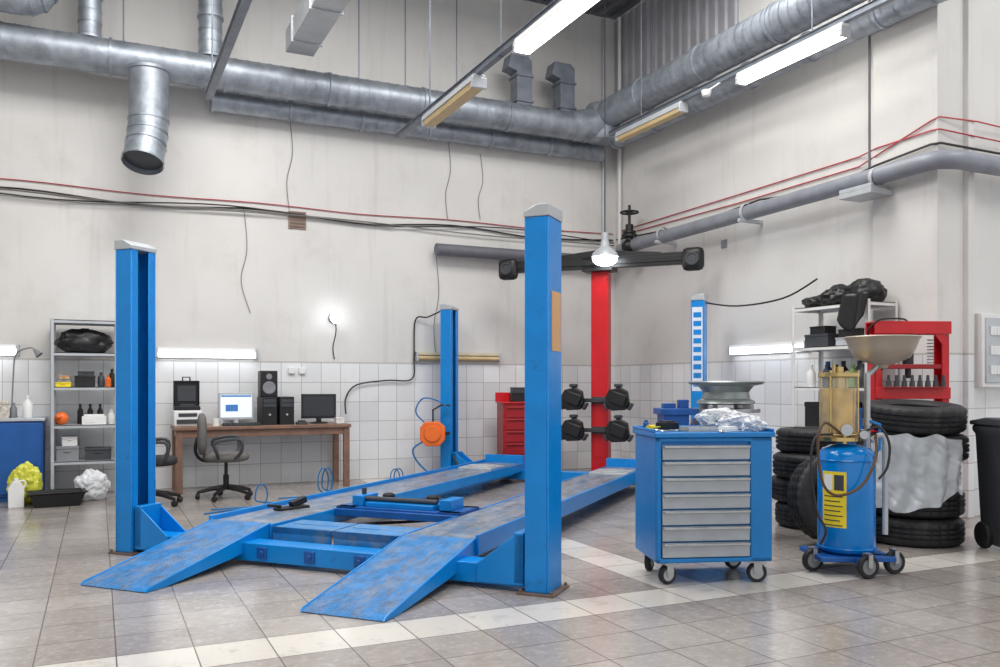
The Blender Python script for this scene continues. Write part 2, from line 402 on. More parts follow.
b.done('hydraulic_hose',CABLE,lift,label='black hydraulic hose along the runway',bevel=0)
# ------------------------------------------------------------ ventilation ducts
def duct(name,label,pts,r,m=GALV,ring=.45,open_end=False,seg=24,parent=None,elbow=5,spiral=True):
    b=M(); P=[Vector(p) for p in pts]; Q=[P[0]]
    for i in range(1,len(P)-1):
        a,c,d=P[i-1],P[i],P[i+1]; k=min(r*1.5,(c-a).length*.49,(d-c).length*.49)
        s=c+(a-c).normalized()*k; e=c+(d-c).normalized()*k
        for t in range(elbow+1):
            u=t/elbow; Q.append((1-u)**2*s+2*u*(1-u)*c+u*u*e)
    Q.append(P[-1])
    b.tube(Q,r,seg,cap=not open_end)
    for i in range(len(Q)-1):
        a,c=Q[i],Q[i+1]; l=(c-a).length; d=(c-a).normalized()
        if l>ring*.6:
            n=int(l/ring)
            for j in range(n+1):
                p=a+d*(j*ring+.02); b.cyl(p-d*.016,p+d*.016,r+.016,seg=seg)
            if spiral:
                n=int(l/.13)
                for j in range(n):
                    p=a+d*(j*.13+.05); b.cyl(p-d*.006,p+d*.006,r+.007,seg=seg,cap=False)
        else: b.cyl(c-d*.01,c+d*.01,r+.009,seg=seg,cap=False)
    if open_end:
        d=(Q[-1]-Q[-2]).normalized(); p=Q[-1]
        b.cyl(p-d*.03,p,r+.012,seg=seg,cap=False); b.m(1); b.cyl(p-d*.06,p-d*.05,r*.985,seg=seg)  # dark disc inside the mouth: shade of the duct interior put in as colour
    return b.done(name,[m,DGREY],parent,bevel=0,smooth=30,label=label,cat=None if parent else 'duct')
duct('ventilation_duct','large galvanised spiral air duct along the back wall',[(-5.9,10.2,4.8),(6.15,10.2,4.8)],.185,ring=1.2)
duct('ventilation_duct','thinner galvanised duct running close to the plaster wall',[(1.2,10.52,4.58),(6.6,10.52,4.58)],.12,ring=.9)
duct('ventilation_duct','short galvanised extraction outlet bending down from duct',[(.5,10.0,4.66),(.5,10.0,4.02),(.43,9.84,3.6)],.205,open_end=True,ring=.42,elbow=3,spiral=False)
duct('ventilation_duct','galvanised riser duct going up to the ceiling',[(-.08,10.2,4.95),(-.08,10.2,6.64)],.115)
duct('ventilation_duct','galvanised riser duct going up to the ceiling',[(1.16,10.2,4.95),(1.16,10.2,6.64)],.13)
duct('ventilation_duct','upper galvanised duct with elbow near the ceiling',[(-3.2,9.9,5.14),(-.5,9.9,5.14),(-.5,9.9,6.64)],.15,elbow=4)
for x in (5.15,5.81):
    b=M(); b.prism([(x-.11,4.95),(x+.11,4.95),(x+.11,5.56),(x+.05,5.62),(x-.2,5.62),(x-.24,5.44),(x-.11,5.4)],'y',10.12,10.34)
    b.b2(x-.13,x+.13,10.1,10.36,5.0,5.03); b.b2(x-.13,x+.13,10.1,10.36,5.34,5.37)
    b.done('ventilation_hood',GALVD,label='small boxy sheet metal hood rising from the duct',cat='duct',bevel=.004)
duct('ventilation_duct','large galvanised spiral air duct along the side wall',[(6.42,10.4,5.0),(6.42,-2.5,5.0)],.2,ring=1.2)
duct('ventilation_duct','thinner galvanised duct below the large one on side wall',[(6.66,10.2,4.72),(6.66,5.0,4.72),(6.66,-2.5,4.72)],.14,ring=.9)
b=M(); b.lathe([(.22,-.25),(.25,-.2),(.25,.2),(.22,.25)],(6.42,10.2,4.9),24); b.cyl((5.9,10.2,4.8),(6.3,10.2,4.86),.2,.24); b.done('duct_junction',GALV,label='galvanised junction piece joining ducts in the corner',cat='duct',bevel=0)
b=M(); b.b2(1.95,2.27,5.5,9.9,5.05,5.3)
for k in range(5): b.b2(1.93,2.29,5.9+k*.9,5.93+k*.9,5.03,5.32)
b.done('rectangular_duct',LGREY,label='light grey rectangular sheet metal duct below ceiling',cat='duct')
for i,(x,y,z) in enumerate([(.25,10.2,4.98),(2.9,10.2,4.98),(4.2,10.2,4.98),(3.5,10.2,4.98),(2.1,8,5.3),(6.42,9,5.18),(6.42,7.4,5.18),(3.08,5,4.02),(3.08,6.5,4.02),(3.08,8.2,4.02),(.96,6.6,4.0),(.96,8.3,4.0),(6.1,6,4.5),(6.1,8.8,4.5)]):
    b=M(); b.cyl((x,y,z-.02),(x,y,H+.02),.008,seg=6); b.lathe([(.02,z-.03),(.02,z+.01)],(x,y,0),8)
    b.done('suspension_rod',GALVD,label='thin steel suspension rod hanging from the ceiling',cat='rod',group='ceiling suspension rods',bevel=0)
# ------------------------------------------------------------ light fixtures
def strip(name,label,p0,p1,lit,w=.16,h=.07):
    p0=Vector(p0);p1=Vector(p1); L=(p1-p0).length; a=math.atan2(p1.y-p0.y,p1.x-p0.x)
    t=T(name,label,'light fixture',(p0+p1)/2,a)
    b=M(); b.prism([(-w/2,0),(w/2,0),(w/2*.7,h),(-w/2*.7,h)],'x',-L/2,L/2); b.done('housing',WHITE if lit else LGREY,t)
    b=M(); b.prism([(-w*.42,0),(-w*.36,-h*.7),(w*.36,-h*.7),(w*.42,0)],'x',-L/2+.03,L/2-.03); b.done('diffuser',lit if lit else CREAM,t,label='glowing diffuser' if lit else 'yellowed unlit diffuser')
    for s in (-1,1):
        b=M(); b.prism([(-w*.46,-h*.75),(w*.46,-h*.75),(w*.46,h*.6),(-w*.46,h*.6)],'x',s*(L/2-.03),s*(L/2+.005)); b.done('end_cap',LGREY,t)
    return t
def track(x,y0,y1,z,label):
    b=M(); b.b2(x-.03,x+.03,y0,y1,z,z+.05); b.b2(x-.045,x+.045,y0,y1,z+.05,z+.058); b.done('light_track',GALVD,label=label,cat='cable track')
track(3.08,1.5,9.2,4.0,'long steel channel hanging from ceiling carrying lamps')
strip('fluorescent_lamp','lit white fluorescent lamp on hanging steel channel',(3.08,4.7,3.93),(3.08,6.12,3.93),LIT)
strip('fluorescent_lamp','unlit fluorescent lamp with yellowed cover on hanging channel',(3.08,6.95,3.93),(3.08,8.25,3.93),None)
track(.96,2,8.55,3.95,'narrow steel channel hanging from the ceiling')
track(6.1,4.5,9.5,4.49,'steel channel under the side wall duct')
strip('fluorescent_lamp','lit fluorescent lamp hanging below side wall duct',(6.1,5.6,4.42),(6.1,7.0,4.42),LIT,.13)
strip('fluorescent_lamp','unlit fluorescent lamp with yellowed cover below side duct',(6.1,7.95,4.42),(6.1,9.3,4.42),None,.13)
def wallstrip(label,p0,p1,lit,m=None):
    p0=Vector(p0);p1=Vector(p1); L=(p1-p0).length; a=math.atan2(p1.y-p0.y,p1.x-p0.x)
    t=T('wall_lamp',label,'light fixture',(p0+p1)/2,a)
    b=M(); b.b2(-L/2,L/2,-.05,0,.02,.06) ; b.b2(-L/2,L/2,-.02,0,-.06,.02); b.done('housing',m or WHITE,t)
    b=M(); b.cyl((-L/2+.03,-.045,-.02),(L/2-.03,-.045,-.02),.028); b.done('tube',lit if lit else CREAM,t,bevel=0)
    for s in (-1,1):
        b=M(); b.b2(s*(L/2-.03),s*(L/2),-.08,0,-.06,.06); b.done('end_cap',LGREY,t)
    return t
wallstrip('lit fluorescent tube lamp on tiled wall above desk',(.6,10.695,1.6),(1.76,10.695,1.6),LITC)
wallstrip('lit fluorescent tube lamp on wall over blue cabinet',(-2,10.695,1.6),(-.78,10.695,1.6),LITC)
wallstrip('long unlit lamp strip on tiled wall behind lift post',(3.8,10.695,1.6),(5.04,10.695,1.6),None,mat('cream_housing',(206,196,172),.5))
wallstrip('lit fluorescent tube lamp on wall beside shelf',(6.945,8.1,1.64),(6.945,6.85,1.64),LITC)
t=T('pendant_lamp','lit dome pendant lamp hanging near red column','lamp',(5.66,8.94,2.8))
b=M(); b.lathe([(0,.2),(.05,.2),(.06,.13),(.15,.05),(.17,.0),(.16,0),(.05,.1),(0,.11)],seg=28,cap=False); b.cyl((0,0,.2),(0,0,.3),.045); b.done('lamp_housing',LGREY,t,bevel=0)
b=M(); b.lathe([(.15,.03),(.155,-.02),(.14,-.06),(.1,-.09),(.04,-.11),(0,-.112)],seg=28); b.done('glowing_dome',BULB,t,bevel=0)
b=M(); b.cyl((0,0,.3),(0,0,H-2.8),.006,seg=6); b.done('cord',CABLE,t,bevel=0)
t=T('wall_bulb','bare lit round bulb mounted on the plaster wall','lamp',(2.7,10.5,2.07))
b=M(); b.cyl((0,0,0),(0,.15,0),.035); b.cyl((0,.15,0),(0,.2,0),.06); b.done('socket',GREY,t)
b=M(); b.ball((0,0,0),(.08,.08,.08),3); b.done('bulb',mat('wall_bulb_glass',(245,250,255),.4,0,0,emit=9),t,bevel=0)
b=M(); b.lathe([(.055,0),(.055,-.02),(.04,-.06),(0,-.075)],(5.9,7.3,4.38),16); b.cyl((5.9,7.3,4.37),(6.1,7.3,4.5),.01,seg=6); b.done('smoke_detector',WHITEP,label='small white round sensor below duct',cat='sensor',bevel=0)
# ------------------------------------------------------------ wall pipes and cables
def tube(name,label,cat,pts,r,m,smooth=0,seg=10,group=None):
    b=M(); b.tube(pts,r,seg,smooth=smooth); return b.done(name,m,label=label,cat=cat,bevel=0,smooth=60,group=group)
tube('wall_pipe','dark grey capped pipe along the back plaster wall','pipe',[(4.05,10.55,3.02),(4.07,10.55,3.02),(6.3,10.55,3.02),(6.68,10.4,3.06),(6.8,10.0,3.1)],.08,PIPEDK,seg=20)
tube('wall_pipe','long grey pipe along the side wall turning the corner','pipe',[(6.72,10.2,3.14),(6.72,9.9,3.16),(6.72,5.3,3.22),(6.74,5.15,3.22),(6.9,5.08,3.22),(9.5,5.08,3.22)],.085,PIPEG,seg=20)
for k,y in enumerate((5.8,7.6,9.2)):
    b=M(); b.b2(6.6,6.95 if y>6 else 6.85,y-.02,y+.02,3.08,3.12); b.lathe([(.092,-.02),(.1,-.02),(.1,.02),(.092,.02)],(6.72,y,3.2),20,R=RX(90),closed=True)
    b.done('pipe_bracket',LGREY,label='light grey steel bracket holding wall pipe',cat='bracket',group='side wall pipe brackets')
b=M(); b.b2(6.55,6.85,5.72,6.1,3.03,3.08); b.b2(6.55,6.57,5.72,6.1,3.08,3.12); b.done('junction_tray',LGREY,label='small light grey tray under the pipe',cat='bracket')
v=T('gate_valve','black pipe valve with handwheel in the corner','valve',(6.68,9.92,0))
b=M(); b.cyl((0,0,2.96),(0,0,3.45),.055); b.lathe([(.11,3.0),(.11,3.03)],seg=20); b.lathe([(.11,3.28),(.11,3.31)],seg=20); b.lathe([(.09,3.33),(.09,3.36)],seg=20); b.cyl((0,0,3.4),(0,0,3.72),.02); b.ball((0,0,3.15),(.12,.1,.1),2); b.done('valve_body',BLACK,v,bevel=0)
b=M(); b.torus((0,0,3.62),.12,.014); b.box((0,0,3.62),(.22,.02,.015)); b.box((0,0,3.62),(.02,.22,.015)); b.done('handwheel',BLACK,v,bevel=0)
def sagline(p0,p1,z0,z1,n,sag,jit=.02):
    pts=[]
    for i in range(n+1):
        t=i/n; q=Vector(p0).lerp(Vector(p1),t); k=(i%2)*sag+random.uniform(0,jit); q.z=z0+(z1-z0)*t-k; pts.append(q)
    return pts
YB=10.685
tube('wall_cable','thin red cable running along the back wall','cable',sagline((-5.9,YB,0),(6.9,YB,0),3.47,3.47,10,.03),.006,RCABLE,5,6)
tube('wall_cable','black cable sagging along the back wall','cable',sagline((-5.9,YB-.01,0),(6.9,YB-.01,0),3.4,3.38,10,.07),.01,CABLE,5,6)
tube('wall_cable','second black cable sagging along the back wall','cable',sagline((-5.9,YB-.03,0),(6.9,YB-.03,0),3.36,3.42,7,.1),.008,CABLE,6,6)
tube('wall_cable','grey cable along the back wall','cable',sagline((-5.9,YB-.04,0),(6.9,YB-.04,0),3.43,3.3,6,.04),.008,GCABLE,6,6)
tube('wall_cable','thin grey cable looping low along the back wall','cable',sagline((-5.9,YB-.045,0),(3.5,YB-.045,0),3.3,3.36,5,.06),.006,GCABLE,6,6)
XR=6.935
tube('wall_cable','thin red cable along the side wall','cable',[(XR,10.6,3.48),(XR,8,3.5),(XR,6.2,3.52),(6.835,5.9,3.52),(6.835,5.3,3.53),(6.86,5.235,3.53),(7.3,5.185,3.5),(9,5.235,3.5)],.007,RCABLE,0,6)
tube('wall_cable','second red cable along the side wall','cable',[(XR,10.6,3.42),(XR,8,3.4),(XR,6.2,3.42),(6.835,5.9,3.45),(6.835,5.3,3.62),(6.86,5.235,3.64),(7.3,5.185,3.64),(9,5.235,3.62)],.007,RCABLE,0,6)
tube('wall_cable','black cable sagging along the side wall','cable',[(6.91,10.6,3.36),(6.91,8.8,3.28),(6.91,7.6,3.36),(6.91,6.6,3.27),(6.82,5.9,3.35),(6.82,5.3,3.4),(6.86,5.22,3.4),(7.5,5.18,3.38),(9,5.22,3.4)],.011,CABLE,0,6)
tube('wall_conduit','white vertical conduit in the room corner','conduit',[(6.72,10.66,3.1),(6.72,10.66,6.6)],.022,LGREY,seg=8)
tube('wall_conduit','grey vertical conduit on the side wall','conduit',[(6.84,5.99,3.3),(6.84,5.99,6.6)],.012,PIPEDK,seg=8)
tube('wall_conduit','white vertical conduit in the room corner','conduit',[(6.9,10.5,3.2),(6.9,10.5,6.6)],.03,WHITE,seg=8)
for x0,z0,z1,l in ((4.27,3.45,4.6,'thin vertical wire on plaster wall'),(1.6,2.1,3.4,'thin wire hanging down the plaster wall'),(2.15,3.4,4.6,'thin wire between cable and duct'),(4.75,3.5,4.4,'thin wire hanging from duct'),(4.1,1.6,3.0,'thin vertical wire on plaster wall')):
    tube('wall_wire',l,'cable',[(x0,YB,z1),(x0+.04,YB,z0*.4+z1*.6),(x0-.03,YB,z0*.7+z1*.3),(x0+(.08 if x0<2 else 0),YB,z0)],.004,GCABLE,6,6)
tube('power_cable','black cable looping from lift post down to desk','cable',[(4.1,10.5,2.2),(3.95,10.6,2.12),(3.8,10.66,2.08),(3.78,10.66,1.6),(3.75,10.66,1.3),(3.4,10.66,1.28),(3.0,10.66,1.22),(2.86,10.66,1.05),(2.85,10.62,.85)],.01,CABLE,6,6)
tube('power_cable','black cable drooping from wall shelf to lift post','cable',[(6.44,8.06,2.2),(6.58,7.6,2.12),(6.7,7.0,2.16),(6.8,6.62,2.33)],.01,CABLE,6,6)
tube('bulb_wire','thin black wire below the wall bulb','cable',[(2.72,10.66,2.05),(2.74,YB,1.9),(2.7,YB,1.7),(2.72,YB,1.55)],.006,CABLE,6,6)
b=M(); b.b2(2.14,2.36,10.685,10.7,3.17,3.39)
for k in range(5): b.box((2.25,10.68,3.2+k*.042),(.18,.012,.02),R=RX(30))
b.done('wall_vent',mat('brown_vent',(140,120,108),.6),label='small square brown air vent in the plaster wall',cat='vent',bevel=.001)
b=M(); b.b2(2.27,2.35,10.67,10.7,1.36,1.44); b.done('wall_socket',WHITEP,label='small white wall socket on tiles',cat='socket')
b=M(); b.b2(2.14,2.22,10.67,10.7,1.36,1.44); b.done('wall_switch',WHITEP,label='small white switch on tiles',cat='switch')
b=M(); b.b2(6.93,6.95,8.2,8.3,2.9,3.0); b.done('junction_box',GREY,label='small grey junction box below the side wall pipe',cat='box')
# ------------------------------------------------------------ electric panel
t=T('electrical_panel','white electrical panel with rows of breakers on wall','electrical panel',(7.6,5.25,1.2))
b=M(); b.b2(-.28,.28,-.1,0,0,.68); b.done('enclosure',WHITE,t)
b=M(); b.b2(-.24,.24,-.112,-.1,.04,.64); b.done('door',LGREY,t)
for r_ in range(3):
    for k in range(9):
        b=M(); b.b2(-.19+k*.042,-.155+k*.042,-.125,-.112,.12+r_*.18,.2+r_*.18); b.done('breaker',WHITEP,t,bevel=0)
# ------------------------------------------------------------ tool cabinet
tc=T('tool_cabinet','blue rolling tool cabinet with seven grey drawers','tool cabinet',(3.49,4.37,0),rad(-19.3))
w2,d2=.365,.25; z0,z1=.135,.93
b=M(); b.b2(-w2,w2,-d2+.02,d2,z0,z1-.03); b.b2(-w2,-w2+.03,-d2,-d2+.02,z0,z1-.03); b.b2(w2-.14,w2,-d2,-d2+.02,z0,z1-.03)
b.b2(-w2,w2,-d2,-d2+.02,z0,z0+.03); b.b2(-w2,w2,-d2,-d2+.02,z1-.06,z1-.03)
b.done('body',CABB,tc,bevel=.008)
b=M(); b.b2(-w2-.015,w2+.015,-d2-.015,d2+.015,z1-.03,z1); b.b2(-w2-.015,w2+.015,d2,d2+.015,z1,z1+.02)
for s in (-1,1): b.b2(s*(w2+.005),s*(w2+.015),-d2,d2,z1,z1+.02)
b.done('worktop',CABB,tc,bevel=.008)
for k in range(7):
    d=T('drawer',None,None,(0,0,0)); d.parent=tc
    a=.17+k*.099; c=a+.088
    b=M(); b.b2(-w2+.035,w2-.145,-d2-.006,-d2+.02,a,c); b.done('drawer_front',DRAW,d)
    b=M(); b.prism([(-d2-.006,c-.002),(-d2-.028,c-.002),(-d2-.028,c-.014),(-d2-.006,c-.02)],'x',-w2+.04,w2-.15); b.done('handle',STEEL,d,label='full-width brushed steel pull',bevel=.001)
for zz in (.3,.8):
    b=M(); b.tube([(w2,-.15,zz),(w2+.04,-.15,zz),(w2+.04,.15,zz),(w2,.15,zz)],.01,8); b.done('side_handle',STEEL,tc,bevel=0)
for sx,sy,a in ((-w2+.08,-d2+.05,20),(w2-.08,-d2+.05,-15),(-w2+.08,d2-.06,60),(w2-.08,d2-.06,10)):
    c=T('caster',None,None,(sx,sy,0),rad(a)); c.parent=tc
    b=M(); b.lathe([(.04,.02),(.054,.02),(.06,.012),(.06,-.012),(.054,-.02),(.04,-.02)],(0,0,.06),24,R=RX(90),closed=True); b.done('caster_tyre',RUB,c,bevel=0)
    b=M(); b.cyl((0,-.016,.06),(0,.016,.06),.042); b.cyl((0,-.026,.06),(0,.026,.06),.016); b.done('caster_hub',LGREY,c,bevel=.002)
    b=M(); b.b2(-.02,.03,-.03,-.025,.055,.13); b.b2(-.02,.03,.025,.03,.055,.13); b.b2(-.04,.05,-.04,.04,.122,.135); b.done('caster_fork',STEEL,c,bevel=.001)
ca,sa=math.cos(rad(-19.3)),math.sin(rad(-19.3))
def onc(x,y,z): return (3.49+x*ca-y*sa,4.37+x*sa+y*ca,z)
def blob(name,label,cat,loc,sc,m,amp=.3,seed=1,rz=0,n=4,freq=2.2,sm=40):
    b=M(); b.ball((0,0,sc[2]*.8),sc,n,amp,freq,flat=-sc[2]*.8,seed=seed); return b.done(name,m,None,loc,rz,bevel=0,smooth=sm,label=label,cat=cat)
blob('plastic_bag','crumpled clear plastic bag on the tool cabinet','plastic bag',onc(.18,.1,.93),(.17,.11,.075),BAG,.4,3,n=5,freq=1.7)
blob('plastic_bag','crumpled white plastic bag on the tool cabinet edge','plastic bag',onc(.3,-.12,.93),(.06,.08,.05),BAG,.4,5,n=5,freq=1.7)
b=M(); b.b2(-.1,.1,-.06,.06,0,.008); b.b2(-.1,.1,-.06,-.055,.008,.03); b.b2(-.1,.1,.055,.06,.008,.03); b.b2(-.1,-.095,-.06,.06,.008,.03); b.b2(.095,.1,-.06,.06,.008,.03)
b.done('parts_tray',STEEL,None,onc(-.06,-.12,.93),rad(-10),label='small steel parts tray on the tool cabinet',cat='tray',bevel=.001)
def wrench(loc,rz,L=.2,label='steel spanner lying on the tool cabinet'):
    b=M(); b.b2(-L/2,L/2,-.008,.008,0,.008); b.torus((-L/2,0,.006),.016,.006,16,6)
    b.b2(L/2,L/2+.03,-.02,-.008,0,.008); b.b2(L/2,L/2+.03,.008,.02,0,.008); b.b2(L/2-.01,L/2+.008,-.02,.02,0,.008)
    return b.done('spanner',CHROME,None,loc,rz,label=label,cat='hand tool',group='tools on the tool cabinet',bevel=.001)
wrench(onc(-.26,-.16,.932),.3,.14); wrench(onc(-.26,-.08,.932),-.2,.12); wrench(onc(.12,-.21,.932),.1,.18)
b=M(); b.cyl((-.04,0,.018),(.04,0,.018),.018,.016); b.cyl((.04,0,.018),(.16,0,.016),.004,seg=8); b.done('screwdriver',[YELL],None,onc(-.32,.03,.93),.5,label='yellow screwdriver on the tool cabinet',cat='hand tool',bevel=.001)
b=M(); b.b2(-.07,.07,-.04,.04,0,.045); b.b2(-.05,.05,-.03,.03,.045,.055); b.done('socket_box',BLACK,None,onc(-.17,.17,.93),.2,label='small black socket set box on cabinet',cat='box',bevel=.004)
b=M(); b.lathe([(.02,0),(.02,.04),(.013,.045),(.013,.06),(0,.06)],seg=16); b.done('spray_can',BLUED,None,onc(-.31,.18,.93),label='small dark blue cap on the tool cabinet',cat='can',bevel=0)
b=M(); b.lathe([(.02,0),(.035,0),(.035,.02),(.02,.02)],seg=24,closed=True); b.done('tape_roll',TAN,None,onc(-.04,.06,.93),label='small roll of tan tape on cabinet',cat='tape',bevel=0)
b=M(); b.b2(-.06,.06,-.04,.04,0,.02); b.b2(-.055,.055,-.035,.035,.02,.03); b.done('parts_box',WHITEP,None,onc(.13,-.12,.93),.3,label='small white parts box on cabinet',cat='box',bevel=.002)
# ------------------------------------------------------------ tyre changer behind
TX,TY=4.61,5.46
ch=T('tyre_changer','blue tyre changer with turntable behind tool cabinet','tyre changer',(TX,TY,0),rad(-25))
b=M(); b.prism([(-.3,0),(.25,0),(.25,.75),(.2,.95),(-.22,.95),(-.3,.75)],'y',-.28,.22); b.done('body',CABB,ch,bevel=.01)
b=M(); b.lathe([(.2,.95),(.1,.98),(.1,1.0),(.27,1.0),(.27,1.03),(0,1.03)],seg=32); 
for k in range(4):
    R=RZ(45+90*k); b.box(R@Vector((.2,0,1.045)),(.08,.04,.03),R=R)
b.done('turntable',STEEL,ch,bevel=.002)
b=M(); b.b2(-.52,-.32,-.1,.2,0,.98); b.b2(-.55,-.25,-.12,.22,.98,1.03); b.b2(-.5,-.4,.02,.12,1.03,1.07); b.b2(-.38,-.3,.0,.08,1.03,1.1); b.done('control_shelf',BLUED,ch)
for k in range(3):
    b=M(); b.box((-.15+k*.15,-.31,.06),(.07,.14,.015),R=RX(15)); b.done('foot_pedal',BLACK,ch)
b=M(); b.lathe([(.21,0),(.235,.01),(.225,.03),(.19,.05),(.18,.1),(.22,.15),(.29,.165),(.305,.18),(.295,.19),(.2,.17),(.17,.12),(.1,.11),(.06,.12),(.0,.12),(0,.08),(.16,.08),(.18,0)],seg=40)
b.done('bare_wheel',mat('silver_wheel',(160,166,164),.35,.5,.08),None,(TX,TY,1.062),rad(0),label='bare silver steel car wheel resting on turntable',cat='wheel',bevel=0)
# ------------------------------------------------------------ oil drainer
od=T('oil_drainer','blue mobile waste oil drainer with collection bowl','oil drainer',(4.47,4.10,0),rad(-25.3))
b=M(); b.lathe([(.0,.12),(.145,.12),(.172,.14),(.18,.17),(.18,.72),(.172,.77),(.145,.805),(.09,.825),(.06,.83),(.06,.85),(0,.85)],seg=40)
b.torus((0,0,.16),.18,.007,36,6); b.torus((0,0,.73),.18,.007,36,6)
b.done('tank',mat('glossy_tank_blue',(0,124,204),.18,0,.06),od,bevel=0)
b=M(); b.b2(-.24,.24,-.2,.2,.09,.12)
for a in (30,150,270,-30): b.box((.0,0,.1),(.5,.05,.04),R=RZ(a))
b.done('chassis',BLUED,od)
for x,y in ((.03,-.26),(.26,-.12),(-.24,-.05),(.1,.25)):
    c=T('wheel',None,None,(x,y,0),rad(15)); c.parent=od
    b=M(); b.lathe([(.05,.018),(.07,.018),(.075,.01),(.075,-.01),(.07,-.018),(.05,-.018)],(0,0,.075),24,R=RX(90),closed=True); b.done('wheel_tyre',RUB,c,bevel=0)
    b=M(); b.cyl((0,-.014,.075),(0,.014,.075),.05); b.cyl((0,-.026,.075),(0,.026,.075),.015); b.done('wheel_hub',GREY,c,bevel=.001)
    b=M(); b.b2(-.015,.015,-.03,-.024,.07,.16); b.b2(-.015,.015,.024,.03,.07,.16); b.b2(-.015,.015,-.03,.03,.152,.16); b.done('wheel_fork',STEEL,c,bevel=0)
def curved(name,a0,a1,z_0,z_1,r0,r1,m,label=None):
    b=M(); n=8; rg=[]
    for i in range(n+1):
        a=rad(a0+(a1-a0)*i/n); rg.append([(r0*math.cos(a),r0*math.sin(a),z_0),(r1*math.cos(a),r1*math.sin(a),z_0),(r1*math.cos(a),r1*math.sin(a),z_1),(r0*math.cos(a),r0*math.sin(a),z_1)])
    b.rings(rg); return b.done(name,m,od,label=label,bevel=0)
curved('instruction_label',-164,-112,.3,.66,.1795,.182,YELL,'yellow and white printed label on tank')
curved('label_header',-159,-140,.54,.64,.1818,.1828,WHITEP,'white printed field on the yellow label')
curved('label_picture',-136,-117,.54,.64,.1818,.1828,DGREY,'dark printed picture on the label')
for k in range(7): curved('label_print_line',-159,-119-5*(k%2),.31+k*.031,.317+k*.031,.1818,.1828,DGREY)
b=M(); b.lathe([(.12,.85),(.137,.855),(.137,.88),(.12,.885)],(-.05,0,0),28); b.lathe([(.12,1.27),(.13,1.275),(.13,1.3),(.0,1.31)],(-.05,0,0),28)
for k in range(4):
    a=rad(45+90*k); b.cyl((-.05+.127*math.cos(a),.127*math.sin(a),.87),(-.05+.127*math.cos(a),.127*math.sin(a),1.28),.006,seg=8); b.lathe([(.011,0),(.011,.015)],(-.05+.127*math.cos(a),.127*math.sin(a),1.3),6)
b.cyl((-.05,0,1.3),(-.05,0,1.34),.03); b.cyl((-.09,-.02,1.3),(-.09,-.02,1.36),.01); b.done('measuring_chamber_frame',BRASSF,od,bevel=0,label='brass tie rods and rings around cylinder')
b=M(); b.lathe([(.115,.885),(.115,1.0),(.115,1.27)],(-.05,0,0),28,cap=False); b.done('measuring_chamber',GLASS,od,bevel=0,label='clear glass cylinder')
b=M(); b.lathe([(.0,.886),(.108,.886),(.108,1.2),(0,1.2)],(-.05,0,0),28,cap=False); b.done('oil_filling',BRASS,od,label='golden amber oil inside the glass cylinder',bevel=0)
b=M(); b.cyl((-.05,0,1.2),(-.05,0,1.28),.04); b.cyl((-.0,.0,1.2),(-.0,.0,1.28),.01); b.done('inner_float',BRASSF,od,bevel=0)
b=M(); b.cyl((-.06,-.11,.84),(-.06,-.11,.93),.018); b.cyl((-.14,-.12,.9),(.04,-.12,.9),.012); b.done('valve_fitting',BRASSF,od,bevel=0)
b=M(); b.lathe([(.034,0),(.038,.02),(0,.02)],(-.06,-.14,.93),20,R=RX(90)); b.done('pressure_gauge',LGREY,od,bevel=0,label='round metal dial gauge')
b=M(); b.lathe([(.024,0),(.028,.02),(0,.02)],(.05,-.14,.9),20,R=RX(90)); b.done('pressure_gauge',LGREY,od,bevel=0,label='small round metal dial gauge')
b=M(); b.cyl((.15,.03,.7),(.15,.03,1.3),.02); b.cyl((.15,.03,1.28),(.23,.03,1.36),.018); b.lathe([(.028,0),(.028,.05)],(.15,.03,.95),16); b.done('bowl_pole',STEEL,od,label='steel telescopic pole',bevel=0)
b=M(); b.lathe([(.03,1.33),(.04,1.35),(.1,1.37),(.17,1.4),(.205,1.46),(.225,1.52),(.24,1.535),(.23,1.542),(.215,1.52),(.195,1.47),(.1,1.39),(0,1.38)],(.25,.03,0),36); b.done('collection_bowl',mat('greyish_metal_bowl',(172,160,146),.4,.25,.1),od,label='grey beige funnel-shaped collection bowl',bevel=0)
b=M(); b.tube([(-.08,-.12,.9),(-.22,-.2,.98),(-.27,-.22,.85),(-.24,-.22,.6),(-.15,-.23,.52),(.0,-.23,.58),(.1,-.21,.75),(.14,-.12,.9)],.009,8,smooth=6); b.done('drain_hose',mat('brown_hose',(90,66,40),.5),od,bevel=0)
b=M(); b.tube([(-.14,-.12,.9),(-.26,-.15,.88),(-.3,-.18,.7),(-.27,-.2,.42),(-.22,-.22,.3),(-.24,-.18,.2)],.008,8,smooth=6); b.done('drain_hose',CABLE,od,bevel=0)
b=M(); b.tube([(.04,-.12,.9),(.14,-.16,.95),(.2,-.18,.85),(.19,-.18,.7),(.13,-.19,.62)],.008,8,smooth=6); b.done('drain_hose',CABLE,od,bevel=0)
b=M(); b.tube([(.12,-.1,.86),(.2,-.1,.88),(.22,-.08,.6),(.21,-.1,.25)],.018,8,smooth=6); b.done('suction_hose',LGREY,od,bevel=0)
b=M(); b.tube([(.17,0,.75),(.22,0,.8),(.22,0,.96),(.16,0,.98)],.01,8); b.done('push_handle',BLUE,od,bevel=0)
